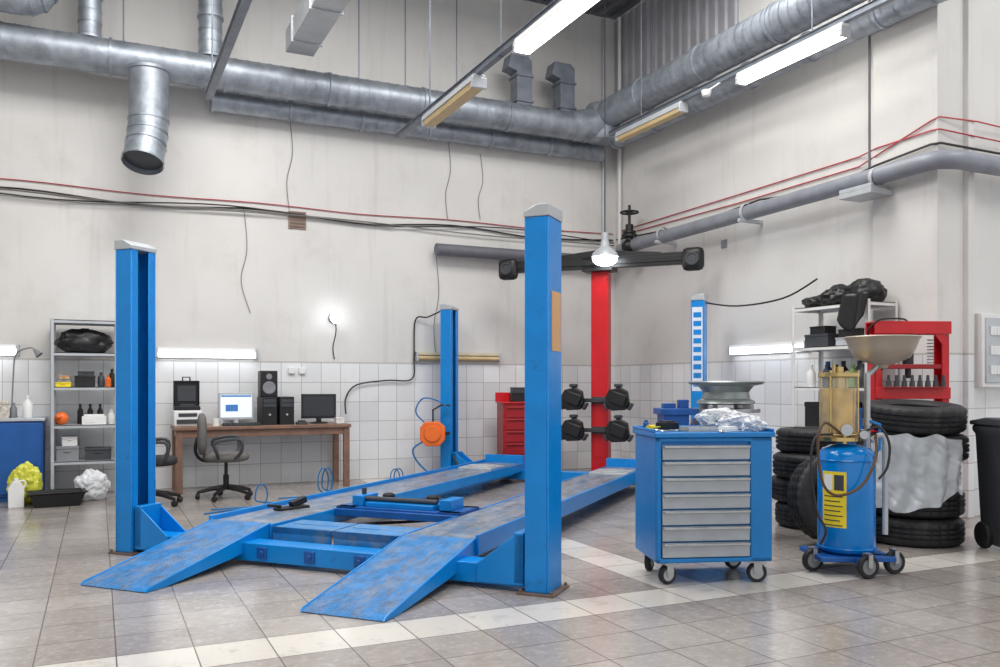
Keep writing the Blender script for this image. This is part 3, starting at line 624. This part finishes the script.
# ------------------------------------------------------------ tyres
def tyre(R=.36,r=.21,w=.21,seg=90):
    b=M(); h=w/2
    prof=[(r,-h*.7),(r+.015,-h*.85),(R-.09,-h),(R-.035,-h*.95),(R-.012,-h*.8),(R,-h*.66),(R,-h*.42),(R-.014,-h*.38),(R-.014,-h*.30),(R+.003,-h*.26),(R+.003,-h*.05),(R-.012,-h*.02),(R-.012,h*.02),(R+.003,h*.05),(R+.003,h*.26),(R-.014,h*.30),(R-.014,h*.38),(R,h*.42),(R,h*.66),(R-.012,h*.8),(R-.035,h*.95),(R-.09,h),(r+.015,h*.85),(r,h*.7)]
    def mod(k,j,rr):
        if 4<=k<=19 and rr>R-.006 and (j%3==0): return rr-.011
        return rr
    b.lathe(prof,(0,0,h),seg,closed=True,mod=mod)
    return b
SX,SY=5.77,4.64
t0=tyre().done('car_tyre',RUB,None,(SX,SY,0),bevel=0,label='worn black car tyre in a stack by plastic bin',cat='tyre',group='stacked tyres',smooth=30)
zz=.212
offs=[(.03,.02),(-.03,.01),(.02,-.02)]
for k in range(3):
    dup(t0,(SX+offs[k][0],SY+offs[k][1],zz),rad(k*31)); zz+=.212
o=dup(t0,(SX-.01,SY-.01,zz+.022),rad(12),'large black tyre leaning tilted on top of stack'); o.rotation_euler=(rad(4.5),rad(-3),.2); o.scale=(1.02,1.02,1.0)
zz=0
for k in range(4):
    dup(t0,(5.66+random.uniform(-.05,.05),5.52+random.uniform(-.05,.05),zz),rad(k*21),'worn black car tyre in a stack behind oil drainer'); zz+=.212
o=dup(t0,(5.1,4.93,.365*.92),0,'black tyre standing upright behind the oil drainer'); o.scale=(.92,.92,.95)
o.rotation_euler=(rad(82),0,rad(-8)); o['group']='upright tyres'
# plastic sheet draped around the stack
b=M(); n=80; ml=56; ac=math.atan2(-SY,-SX); V=[]
for i in range(n+1):
    row=[]
    for j in range(ml+1):
        u=i/n; vv=j/ml
        a=ac+rad(-44+u*98)
        top=.86+.05*noise.noise(Vector((u*5,0,2)))-.08*abs(u-.4)
        bot=.28+.12*u*u+.12*noise.noise(Vector((u*4,3,2)))+.16*max(0,.3-u)
        z=top+(bot-top)*vv
        fold=.014*math.sin(u*34+vv*4+3*noise.noise(Vector((u*4,vv*2,0))))*(.3+vv)+noise.noise(Vector((u*4+vv,vv*2-u,1)))*.035+abs(noise.noise(Vector((u*9-vv*5,vv*4+u*3,4))))*.018
        rr=.405+fold+.06*vv*(1-u)
        row.append(b.bm.verts.new((SX+rr*math.cos(a),SY+rr*math.sin(a),z)))
    V.append(row)
for i in range(n):
    for j in range(ml): b.bm.faces.new((V[i][j],V[i+1][j],V[i+1][j+1],V[i][j+1]))
b.done('plastic_sheet',SHEET,label='thin translucent plastic sheet draped over stacked tyres',cat='plastic sheet',bevel=0,smooth=80)
# ------------------------------------------------------------ bin
bn=T('waste_bin','dark grey plastic wheeled bin beside tyre stack','bin',(6.16,3.93,0),rad(-25))
b=M(); rg=[]
for z,s in ((.03,.24),(.06,.25),(.85,.28),(.88,.295),(.92,.295)): rg.append([(-s,-s,z),(s,-s,z),(s,s,z),(-s,s,z)])
b.rings(rg); 
for k in range(3): b.b2(-.15+k*.12,-.12+k*.12,-.285,-.25,.15,.8)
b.done('bin_body',DGREY,bn,bevel=.015)
b=M(); b.prism([(-.31,.92),(.31,.92),(.31,.95),(.1,.98),(-.2,.975),(-.31,.945)],'x',-.305,.305); b.done('lid',DGREY,bn,bevel=.01)
for s in (-1,1):
    b=M(); b.lathe([(0,-.025),(.09,-.025),(.1,-.015),(.1,.015),(.09,.025),(0,.025)],(-.265,s*.18,.1),24,R=RY(90)); b.done('wheel',RUB,bn,bevel=0)
# ------------------------------------------------------------ hydraulic press
PA=rad(-22); PX,PY=6.37,5.17
pr=T('hydraulic_press','red hydraulic workshop press against the side wall','hydraulic press',(PX,PY,0),PA)
for s in (-1,1):
    b=M()
    for yy in (-.07,.05): b.b2(s*.27,s*.33,yy,yy+.02,0.05,1.66)
    b.b2(s*.318,s*.33,-.07,.07,.05,1.66); b.b2(s*.24,s*.36,-.2,.18,0,.05)
    b.prism([(s*.27,1.56),(s*.14,1.72),(s*.27,1.72)],'y',-.08,-.065)
    b.done('frame_column',RED,pr)
b=M(); b.b2(-.34,.34,-.09,-.07,1.66,1.76); b.b2(-.34,.34,.07,.09,1.66,1.76); b.b2(-.34,.34,-.09,.09,1.755,1.77); b.done('top_crossbeam',RED,pr)
b=M(); b.b2(-.33,.33,-.095,-.07,1.1,1.2); b.b2(-.33,.33,.07,.095,1.1,1.2); b.done('bed_beam',RED,pr)
b=M(); b.b2(-.27,.27,-.06,.06,1.36,1.4); b.done('ram_plate',DRED,pr)
b=M(); b.cyl((0,0,1.4),(0,0,1.66),.045); b.lathe([(.06,1.56),(.06,1.59)],seg=20); b.cyl((0,0,1.28),(0,0,1.36),.025); b.done('ram_cylinder',BLACK,pr,bevel=0)
b=M(); b.cyl((-.36,-.02,1.5),(-.36,-.02,1.62),.035); b.b2(-.345,-.325,-.05,.01,1.5,1.6); b.tube([(-.36,-.02,1.62),(-.38,-.06,1.7),(-.3,-.1,1.78),(-.1,-.08,1.79),(0,0,1.77)],.008,8,smooth=5); b.cyl((-.36,-.05,1.52),(-.36,-.25,1.35),.01); b.done('hand_pump',BLACK,pr,bevel=0)
for s in (-1,1):
    b=M()
    for q in range(8): b.torus((s*.2,0,1.415+q*.028),.022,.005,18,6)
    b.done('return_spring',STEEL,pr,bevel=0)
b=M(); b.b2(-.27,.27,-.16,-.095,1.195,1.205); b.done('pin_shelf',DRED,pr)
for k in range(8):
    b=M(); b.cyl((0,0,0),(0,0,.05),.024,.02,12); b.cyl((0,0,.05),(0,0,.1),.014,.012,10)
    x_=-.24+k*.069; y_=-.128
    b.done('press_pin',DGREY,None,(PX+math.cos(PA)*x_-math.sin(PA)*y_,PY+math.sin(PA)*x_+math.cos(PA)*y_,1.205),label='short dark steel press pin standing on the press',cat='press tool',group='pins on the press',bevel=0)
# ------------------------------------------------------------ shelving
def shelf(label,x0,x1,y0,y1,zs,top,m=LGREY):
    t=T('shelving_unit',label,'shelf',((x0+x1)/2,(y0+y1)/2,0)); hx,hy=(x1-x0)/2,(y1-y0)/2
    for sx in (-1,1):
        for sy in (-1,1):
            b=M(); b.b2(sx*hx,sx*(hx-.035),sy*hy,sy*(hy-.003),0,top); b.b2(sx*hx,sx*(hx-.003),sy*hy,sy*(hy-.035),0,top); b.done('upright',m,t,bevel=0)
    for z in zs:
        b=M(); b.b2(-hx+.004,hx-.004,-hy+.004,hy-.004,z-.008,z)
        for sy in (-1,1): b.b2(-hx+.004,hx-.004,sy*(hy-.004),sy*(hy-.012),z-.035,z)
        for sx in (-1,1): b.b2(sx*(hx-.004),sx*(hx-.012),-hy+.004,hy-.004,z-.035,z)
        b.done('shelf_board',m,t,bevel=0)
    return t
shelf('grey metal shelving unit with workshop supplies by back wall',-.46,.2,10.2,10.62,(.4,.79,1.2,1.57,1.92),1.93)
shelf('white metal shelving unit against the side wall',6.43,6.83,5.65,6.6,(.35,.8,1.2,1.6,2.0),2.02,WHITE)
def ibox(label,loc,s,m,rz=0,cat='box',name='storage_box'):
    b=M(); b.b2(-s[0]/2,s[0]/2,-s[1]/2,s[1]/2,0,s[2]*.8); b.b2(-s[0]/2-.004,s[0]/2+.004,-s[1]/2-.004,s[1]/2+.004,s[2]*.8,s[2]); b.b2(-s[0]*.15,s[0]*.15,-s[1]/2-.01,-s[1]/2,s[2]*.6,s[2]*.72)
    return b.done(name,m,None,loc,rz,label=label,cat=cat)
def bottle(label,loc,r,h,m,name='bottle'):
    b=M(); b.lathe([(r*.9,0),(r,.01),(r,h*.65),(r*.4,h*.82),(r*.4,h*.86)],seg=20); b.lathe([(r*.46,h*.86),(r*.46,h),(0,h)],seg=16)
    return b.done(name,m,None,loc,0,label=label,cat='bottle',bevel=0)
blob('duffel_bag','black duffel bag lying on the metal shelf','bag',(-.13,10.4,1.57),(.28,.14,.15),BLACK,.2,2)
ibox('yellow and grey plastic case on the shelf',(-.34,10.33,1.2),(.15,.2,.05),YELL)
ibox('grey tool case on the shelf',(-.33,10.35,1.25),(.13,.16,.04),GREY)
ibox('tan flat box on a stack of cases',(-.33,10.35,1.29),(.1,.12,.03),TAN)
ibox('black plastic tool case on the shelf',(-.13,10.38,1.2),(.2,.2,.12),BLACK)
ibox('dark grey flat case on the black case',(-.12,10.38,1.32),(.16,.16,.05),DGREY)
bottle('dark plastic bottle on the shelf',(.03,10.33,1.2),.035,.16,DGREY)
bottle('orange capped bottle on the shelf',(.1,10.3,1.2),.03,.13,ORANGE)
bottle('black oil bottle on the shelf',(.14,10.42,1.2),.035,.2,BLACK)
blob('rag','crumpled grey rag on the shelf','rag',(-.38,10.5,.79),(.05,.05,.05),GREY,.4,9)
b=M(); b.ball((0,0,.07),(.07,.06,.07),3); b.cyl((-.02,-.05,.08),(-.02,-.12,.1),.02); b.done('grinder',ORANGE,None,(-.36,10.36,.79),label='round orange power tool on the shelf',cat='power tool',bevel=0)
b=M(); b.b2(-.12,.12,-.09,.07,0,.09); b.b2(-.1,.1,-.07,.06,.09,.11); b.b2(-.09,.02,-.095,-.09,.02,.07); b.done('charger',WHITEP,None,(-.04,10.33,.79),label='white battery charger box on the shelf',cat='charger')
for k in range(3): bottle('black spray bottle standing on the shelf',(-.2+k*.1+.02,10.5,.79),.03,.22,BLACK)
bottle('white plastic bottle on the shelf',(.13,10.38,.79),.035,.16,WHITEP)
ibox('grey storage box on the lower shelf',(-.3,10.4,.4),(.22,.25,.16),GREY)
ibox('dark grey storage box on the lower shelf',(0,10.4,.4),(.26,.25,.13),DGREY)
ibox('white carton stacked on lower shelf box',(-.28,10.4,.56),(.15,.2,.1),WHITEP)
t=T('metal_cabinet','low blue metal cabinet against the back wall','cabinet',(-1.15,10.4,0))
b=M(); b.b2(-.62,.62,-.2,.28,.05,.84); b.b2(-.6,.6,-.18,.26,0,.05); b.done('body',NAVY,t,bevel=.006)
b=M(); b.b2(-.64,.64,-.22,.29,.84,.87); b.done('countertop',LGREY,t)
for s in (-1,1):
    d=T('door',None,None,(s*.31,-.2,0)); d.parent=t
    b=M(); b.b2(-.295,.295,-.018,0,.08,.82); b.done('door_panel',NAVY,d)
    b=M(); b.tube([(-s*.25,-.018,.4),(-s*.25,-.05,.4),(-s*.25,-.05,.55),(-s*.25,-.018,.55)],.008,8); b.done('handle',STEEL,d,bevel=0)
bottle('white spray bottle on the blue cabinet',(-.68,10.35,.87),.05,.24,WHITEP)
bottle('small grey bottle on the blue cabinet',(-.82,10.45,.87),.035,.16,GREY)
ibox('printed cardboard box on the blue cabinet',(-.98,10.4,.87),(.24,.18,.18),mat('printed_box',(190,184,172),.6,0,.4,40),.1)
b=M(); b.tube([(-.85,10.6,.87),(-.83,10.55,1.3),(-.8,10.5,1.55),(-.66,10.4,1.62),(-.6,10.38,1.58)],.008,8,smooth=6); b.cyl((-.62,10.38,1.6),(-.57,10.36,1.54),.015,.04); b.lathe([(.06,0),(.06,.015),(0,.02)],(-.85,10.6,.87),16); b.done('desk_lamp',GREY,label='grey gooseneck lamp on the blue cabinet',cat='lamp',bevel=0)
b=M(); rg=[]
for z,a,c in ((0,.2,.13),(.13,.25,.16),(.14,.27,.18),(.15,.27,.18),(.14,.24,.15),(.02,.19,.12)): rg.append([(-a,-c,z),(a,-c,z),(a,c,z),(-a,c,z)])
b.rings(rg); b.done('drain_pan',BLACK,None,(-.38,9.7,0),.1,label='black plastic drain pan on the floor',cat='tray',bevel=.008)
b=M(); b.prism([(-.07,0),(.07,0),(.07,.2),(.03,.26),(-.03,.26),(-.07,.2)],'y',-.05,.05); b.cyl((0,0,.26),(0,0,.29),.022); b.torus((0.05,0,.23),.035,.01,16,6,R=RX(90)); b.done('jerrycan',WHITEP,None,(-.74,9.72,0),.1,label='white plastic jerrycan on the floor',cat='canister',bevel=.01)
blob('plastic_bag','yellow plastic bag full of rubbish on the floor','plastic bag',(-.68,9.97,0),(.16,.12,.23),YBAG,.22,4,n=5,freq=1.8)
blob('plastic_bag','white plastic bag standing on the floor','plastic bag',(-.06,9.98,0),(.17,.12,.18),BAG,.18,8,n=5,freq=1.8)
# ------------------------------------------------------------ desk
t=T('workbench','long brown wooden desk holding computer equipment','desk',(1.765,10.35,0))
b=M(); b.b2(-1,1,-.3,.3,.71,.75); b.done('tabletop',WOODD,t,bevel=.006)
for sx in (-.95,.95):
    for sy in (-.25,.25): b=M(); b.b2(sx-.035,sx+.035,sy-.03,sy+.03,0,.71); b.done('leg',WOODD,t)
b=M(); b.b2(-.95,.95,-.27,-.25,.63,.71); b.b2(-.95,.95,.24,.26,.63,.71); b.b2(-.97,-.93,-.24,.24,.63,.71); b.b2(.93,.97,-.24,.24,.63,.71); b.done('apron',WOODD,t)
def monitor(label,loc,rz,w,h,scr,crt=False):
    t=T('computer_monitor',label,'monitor',loc,rz)
    b=M(); b.b2(-w/2,w/2,-.02,.02,.06,.06+h)
    if crt: b.prism([(-w*.45,.1),(w*.45,.1),(w*.4,.05+h),(-w*.4,.05+h)],'y',.02,.14)
    b.done('monitor_housing',LGREY if crt else BLACK,t,bevel=.006)
    b=M(); b.b2(-w/2+.025,w/2-.025,-.0235,-.02,.09,.035+h); b.done('screen',scr,t,bevel=0)
    if crt:
        b=M(); b.b2(-w/2+.03,w/2-.03,-.025,-.0236,h+.01,.03+h); b.done('screen_title_bar',SCRB,t,bevel=0)
        b=M(); b.b2(-w*.3,w*.05,-.025,-.0236,.16,h*.75); b.done('screen_window',SCRB,t,bevel=0)
    b=M(); b.cyl((0,0,.0),(0,0,.07),.03); b.lathe([(.11,0),(.11,.012),(.03,.025),(0,.025)],seg=24); b.done('stand',LGREY if crt else BLACK,t,bevel=0)
monitor('grey monitor with lit desktop screen on desk',(1.47,10.38,.75),rad(-8),.4,.32,SCREEN,True)
monitor('black flat monitor switched off on desk',(2.45,10.4,.75),rad(-12),.42,.3,SCREEND)
t=T('keyboard','black computer keyboard lying on the desk','keyboard',(1.5,10.14,.75))
b=M(); b.prism([(-.07,0),(.07,0),(.07,.025),(-.07,.012)],'x',-.21,.21); b.done('keyboard_base',BLACK,t,bevel=.002)
b=M()
for r_ in range(4):
    for k in range(13): b.b2(-.2+k*.031,-.176+k*.031,-.06+r_*.03,-.036+r_*.03,.012+r_*.004,.023+r_*.004)
b.done('keys',DGREY,t,bevel=0,kind='stuff')
t=T('printer','white desktop printer under a black case','printer',(.92,10.38,.75))
b=M(); b.b2(-.15,.15,-.15,.17,0,.18); b.done('printer_body',WHITEP,t,bevel=.012)
b=M(); b.b2(-.12,.12,-.165,-.15,.03,.08); b.done('paper_slot',DGREY,t)
b=M(); b.b2(-.1,.1,-.156,-.15,.11,.15); b.done('control_panel',DGREY,t)
t=T('tool_case','open black plastic case standing upright on the printer','case',(.92,10.4,.93))
b=M(); b.b2(-.14,.14,.0,.06,0,.34); b.b2(-.14,.14,-.13,.0,0,.05); b.b2(-.14,-.125,-.03,.0,0.05,.34); b.b2(.125,.14,-.03,.0,0.05,.34); b.b2(-.14,.14,-.03,.0,.325,.34); b.done('case_shell',BLACK,t,bevel=.008)
b=M(); b.b2(-.1,.1,-.012,.0,.1,.28); b.b2(-.08,.08,-.11,-.03,.05,.07); b.done('case_lining',DGREY,t,bevel=.004)
b=M(); b.tube([(-.04,.03,.34),(-.04,.03,.38),(.04,.03,.38),(.04,.03,.34)],.009,8); b.done('case_handle',DGREY,t,bevel=.002)
for x,h_ in ((1.83,.33),(2.03,.33)):
    t=T('computer_tower','black computer tower standing on the desk','computer',(x,10.4,.75))
    b=M(); b.b2(-.085,.085,-.18,.2,0,h_); b.done('tower_case',BLACK,t,bevel=.006)
    b=M(); b.b2(-.07,.07,-.187,-.18,h_-.12,h_-.08); b.done('drive_bay',DGREY,t,bevel=.002)
    b=M(); b.b2(-.07,.07,-.187,-.18,h_-.07,h_-.03); b.done('drive_bay',DGREY,t,bevel=.002)
    b=M(); b.cyl((0,-.18,.12),(0,-.19,.12),.012); b.done('power_button',LGREY,t,bevel=0)
t=T('loudspeaker','black two-way loudspeaker on the computer tower','speaker',(1.83,10.36,1.08))
b=M(); b.b2(-.1,.1,-.09,.1,0,.31); b.done('speaker_cabinet',BLACK,t,bevel=.01)
b=M(); b.lathe([(.07,0),(.075,.008),(.06,.01),(.03,.0),(.0,.006)],(0,-.09,.11),24,R=RX(90)); b.done('speaker_cone',GREY,t,bevel=0)
b=M(); b.lathe([(.03,0),(.035,.006),(0,.01)],(0,-.09,.24),20,R=RX(90)); b.done('tweeter',GREY,t,bevel=0)
b=M(); b.b2(-.06,.06,-.05,.05,0,.03); b.b2(-.04,.04,-.03,.03,.03,.05); b.done('telephone',DGREY,None,(2.2,10.2,.75),label='small dark device on the desk',cat='device')
ibox('small white box on the desk',(2.68,10.3,.75),(.1,.12,.07),WHITEP)
b=M(); b.lathe([(.03,0),(.038,0),(.038,.09),(.034,.09),(.03,.01)],seg=20); b.torus((.045,0,.045),.025,.005,16,6,R=RX(90)); b.done('mug',WHITEP,None,(1.22,10.2,.75),label='white mug on the desk',cat='mug',bevel=0)
# ------------------------------------------------------------ office chairs
def chair(label,loc,rz,fab,bz,bh):
    ch=T('office_chair',label,'chair',loc,rz)
    b=M(); b.ball((0,0,.45),(.25,.24,.055),3,power=.7); b.done('seat',fab,ch,bevel=0)
    b=M(); b.ball((0,.24+(bz-.68)*.2,bz),(.23,.05,bh),3,R=RX(-8) if False else None,power=.6); b.done('backrest',fab,ch,bevel=0)
    b=M(); b.tube([(0,.05,.41),(0,.24,.42),(0,.31,.52),(0,.29,.66)],.018,8,smooth=4); b.cyl((0,0,.1),(0,0,.26),.03); b.cyl((0,0,.26),(0,0,.42),.018); b.b2(-.1,.1,-.1,.1,.4,.42); b.done('gas_column',BLACK,ch,bevel=.001)
    for s in (-1,1):
        b=M(); b.tube([(s*.2,.08,.43),(s*.28,.1,.5),(s*.29,.12,.62),(s*.29,-.12,.65),(s*.28,-.14,.52),(s*.22,-.06,.43)],.018,8,smooth=4); b.done('armrest',DGREY,ch,bevel=0)
    b=M()
    for k in range(5):
        a=rad(72*k+10); b.tube([(0,0,.13),(.15*math.cos(a),.15*math.sin(a),.11),(.29*math.cos(a),.29*math.sin(a),.075)],[.03,.024,.016],8)
    b.done('star_base',BLACK,ch,bevel=0)
    for k in range(5):
        a=rad(72*k+10); b=M(); b.lathe([(0,-.02),(.028,-.02),(.032,0),(.028,.02),(0,.02)],(.29*math.cos(a),.29*math.sin(a),.032),16,R=RZ(72*k+100)@RX(90)); b.cyl((.29*math.cos(a),.29*math.sin(a),.03),(.29*math.cos(a),.29*math.sin(a),.08),.01,seg=8); b.done('caster',BLACK,ch,bevel=0)
chair('grey swivel office chair with armrests by the desk',(1.24,9.5,0),rad(85),FAB,.7,.22)
chair('black high-backed swivel office chair behind lift post',(.5,9.3,0),rad(85),FABD,.76,.24)
# ------------------------------------------------------------ alignment column
al=T('wheel_alignment_column','red wheel alignment column with black camera beam','wheel alignment machine',(5.83,9.30,0),LR)
b=M(); b.b2(-.11,.11,-.08,.08,.03,2.72); b.b2(-.09,.09,-.085,-.08,.3,2.6); b.done('column',RED,al,bevel=.01)
b=M(); b.b2(-.25,.25,-.25,.25,0,.03); b.done('base_plate',DRED,al)
b=M(); b.b2(-1.25,1.25,-.2,-.1,2.69,2.84); b.b2(-1.2,1.2,-.21,-.2,2.73,2.8); b.box((-.4,-.14,2.83),(.8,.08,.12),R=RY(-5)); b.box((.4,-.14,2.83),(.8,.08,.12),R=RY(5)); b.b2(-.2,.2,-.2,.08,2.66,2.9); b.done('camera_beam',BLACK,al,bevel=.03)
for s in (-1,1):
    c=T('camera_head',None,None,(s*1.2,-.2,2.74)); c.parent=al
    b=M(); b.b2(-.13,.13,-.08,.08,-.14,.14); b.done('head_housing',BLACK,c,bevel=.06)
    b=M(); b.lathe([(.08,0),(.08,.02),(.06,.02),(.05,.01),(0,.01)],(0,-.08,0),24,R=RX(90)); b.done('lens',DGREY,c,bevel=0)
for zz in (1.0,.62):
    b=M(); b.b2(-.3,.3,-.16,-.1,zz,zz+.05); b.b2(-.1,.1,-.1,-.08,zz-.02,zz+.07); b.done('target_hanger',DGREY,al)
def clamp(loc,first=None):
    if first: return dup(first,loc)
    t=T('wheel_target','black wheel clamp with angular target hung on column','wheel clamp',loc,LR,'wheel clamps on the column')
    b=M(); b.prism([(-.13,-.08),(-.07,-.14),(.1,-.13),(.15,-.04),(.13,.1),(.04,.15),(-.1,.12),(-.15,.03)],'y',-.12,-.04)
    b.box((.02,-.14,.01),(.2,.05,.15),R=RY(20)); b.done('target_plate',BLACK,t,bevel=.012)
    for a in (90,210,330):
        b=M(); R=RY(-a); b.box(R@Vector((.12,-.02,0)),(.14,.05,.06),R=R); b.box(R@Vector((.175,-.04,0)),(.04,.1,.09),R=R); b.done('clamp_arm',DGREY,t,bevel=.01)
    b=M(); b.cyl((0,-.04,0),(0,.045,0),.03); b.done('clamp_hub',STEEL,t)
    return t
lx=Vector((math.cos(LR),math.sin(LR),0)); ly=Vector((-math.sin(LR),math.cos(LR),0)); C0=Vector((5.83,9.30,0))
def oncol(x,y,z): q=C0+lx*x+ly*y; return (q.x,q.y,z)
c1=clamp(oncol(-.29,-.21,1.04)); clamp(oncol(.29,-.21,1.04),c1); clamp(oncol(-.29,-.21,.65),c1); clamp(oncol(.29,-.21,.65),c1)
# ------------------------------------------------------------ red tool cart
t=T('tool_cart','dark red metal tool cart near the back wall','tool cart',(5.14,10.05,0),rad(-15))
b=M(); b.b2(-.36,.36,-.22,.22,.12,.98); b.done('cart_body',DRED,t,bevel=.006)
b=M(); b.b2(-.38,.38,-.24,.24,.98,1.0); b.b2(-.38,.38,.22,.24,1.0,1.12); b.done('cart_top',RED,t)
for k in range(5):
    b=M(); b.b2(-.33,.33,-.232,-.22,.16+k*.16,.3+k*.16); b.b2(-.31,.31,-.25,-.232,.28+k*.16,.295+k*.16); b.done('drawer',[DRED],t,bevel=.003)
for sx in (-1,1):
    for sy in (-1,1):
        b=M(); b.lathe([(0,-.02),(.05,-.02),(.06,0),(.05,.02),(0,.02)],(sx*.28,sy*.16,.06),20,R=RX(90)); b.b2(sx*.28-.02,sx*.28+.02,sy*.16-.03,sy*.16+.03,.1,.12); b.done('caster',RUB,t,bevel=0)
ibox('black tool case on the red cart',(5.08,10.02,1.0),(.35,.22,.12),BLACK,rad(-15))
ibox('dark box stacked on a case on the red cart',(5.06,10.02,1.12),(.28,.18,.07),DGREY,rad(-12))
# ------------------------------------------------------------ hose reel
t=T('hose_reel','chunky orange hose reel hung on the lift post','hose reel',(3.88,10.22,.6),rad(-25))
b=M(); b.prism([(-.16,-.08),(-.08,-.16),(.09,-.16),(.16,-.08),(.16,.08),(.08,.15),(-.1,.15),(-.16,.08)],'y',-.08,.08); b.lathe([(.1,.08),(.11,.1),(0,.1)],seg=24,R=RX(90)); b.done('reel_case',ORANGE,t,bevel=.02)
b=M(); b.tube([(0,0,.13),(0,0,.3),(.1,.04,.36),(.22,.06,.36)],.012,8); b.b2(.1,.22,-.01,.02,-.02,.02); b.done('bracket',BLACK,t,bevel=0)
b=M(); b.tube([(-.12,-.02,-.1),(-.25,-.05,-.2),(-.2,-.05,-.35),(-.05,-.05,-.5),(.1,-.03,-.59),(.25,-.05,-.59)],.012,8,smooth=6); b.done('hose',BHOSE,t,bevel=0)
b=M(); b.tube([(-.1,0,.13),(-.22,0,.28),(-.12,0,.45),(.1,0,.4),(.2,0,.3)],.01,8,smooth=6); b.done('feed_hose',BHOSE,t,bevel=0)
def loops(loc,label,h=.26,n=2,rz=.2):
    pts=[(-.45,.1,.012),(-.2,.06,.012)]
    for k in range(n):
        x0=k*.05
        for a in range(0,330,30):
            t_=rad(a-90); pts.append((x0+k*.01+.07*math.cos(t_)+a*.0001,.02*k,h/2+.012+h/2*math.sin(t_)))
    pts+=[(.2,.02,.03),(.35,.06,.012),(.5,.02,.012)]
    b=M(); b.tube(pts,.008,6,smooth=2); b.done('air_hose',BHOSE,None,loc,rz,label=label,cat='hose',bevel=0,smooth=60)
loops((2.2,9.2,0),'blue air hose standing in loops on the floor',.3,2); loops((1.45,8.65,0),'blue air hose looped on floor by office chair',.22,1)
loops((3.2,9.75,0),'blue air hose looped near the lift runway',.2,2)
tube('floor_cable','blue cable trailing over the floor tiles','cable',[(.9,8.4,.01),(1.3,8.6,.01),(1.8,8.5,.01),(2.3,8.9,.01),(2.9,9.0,.01)],.008,BHOSE,6,6)
b=M(); b.b2(-.14,.14,-.05,.05,0,.02); b.box((.06,0,.05),(.14,.06,.05),R=RY(-15)); b.cyl((-.1,0,.03),(-.22,0,.05),.012); b.done('air_wrench',BLACK,None,(.25+.72*math.cos(LR)+.9*.7385,6.79+.72*math.sin(LR)+.9*.6743,.229),.4,label='black air tool lying on the lift runway',cat='power tool')
# ------------------------------------------------------------ shelf by side wall contents
for i,(y,x,s) in enumerate(((5.83,6.61,(.17,.19,.13)),(6.15,6.6,(.17,.17,.11)),(6.44,6.62,(.15,.16,.07)))):
    blob('floor_mat','crumpled black rubber mat heaped on the shelf','car mat',(x,y,2.0),s,BLACK,.22,11+i,n=4,freq=1.3)
b=M(); V=[]
for i in range(13):
    row=[]
    for j in range(13):
        u=i/12;v_=j/12; row.append(b.bm.verts.new((6.42-.02*math.sin(u*9)-.02*v_,5.62+.3*u+.05*v_,2.08-.36*v_*(.6+.4*math.sin(u*3)))))
    V.append(row)
for i in range(12):
    for j in range(12): b.bm.faces.new((V[i][j],V[i+1][j],V[i+1][j+1],V[i][j+1]))
o=b.done('hanging_mat',BLACK,label='black rubber mat hanging over the shelf edge',cat='car mat',bevel=0); o.modifiers.new('S','SOLIDIFY').thickness=.008
ibox('dark grey box on the white shelf',(6.63,6.35,1.6),(.25,.3,.13),DGREY)
ibox('small dark carton on a dark grey box',(6.6,6.35,1.73),(.15,.2,.08),BLACK)
ibox('light grey flat box on the white shelf',(6.63,5.95,1.6),(.25,.3,.08),LGREY)
ibox('black case stacked on the light grey box',(6.63,5.95,1.68),(.22,.26,.08),BLACK)
for k in range(5): bottle('plastic fluid bottle on the white shelf',(6.51+.05*(k%2),5.78+k*.16,1.2),.045,.22,[DGREY,MIDGR,BLACK,DGREY,WHITEP][k])
for k in range(4): bottle('dark fluid can at the back of the white shelf',(6.72,5.8+k*.2,1.2),.05,.26,[RED,DGREY,BLACK,BLUED][k])
ibox('black crate on the white shelf',(6.63,6.25,.8),(.3,.45,.25),BLACK)
ibox('blue box on the white shelf',(6.63,5.85,.8),(.25,.16,.2),BLUED)
ibox('grey crate on the lowest white shelf board',(6.63,6.1,.35),(.3,.6,.25),DGREY)
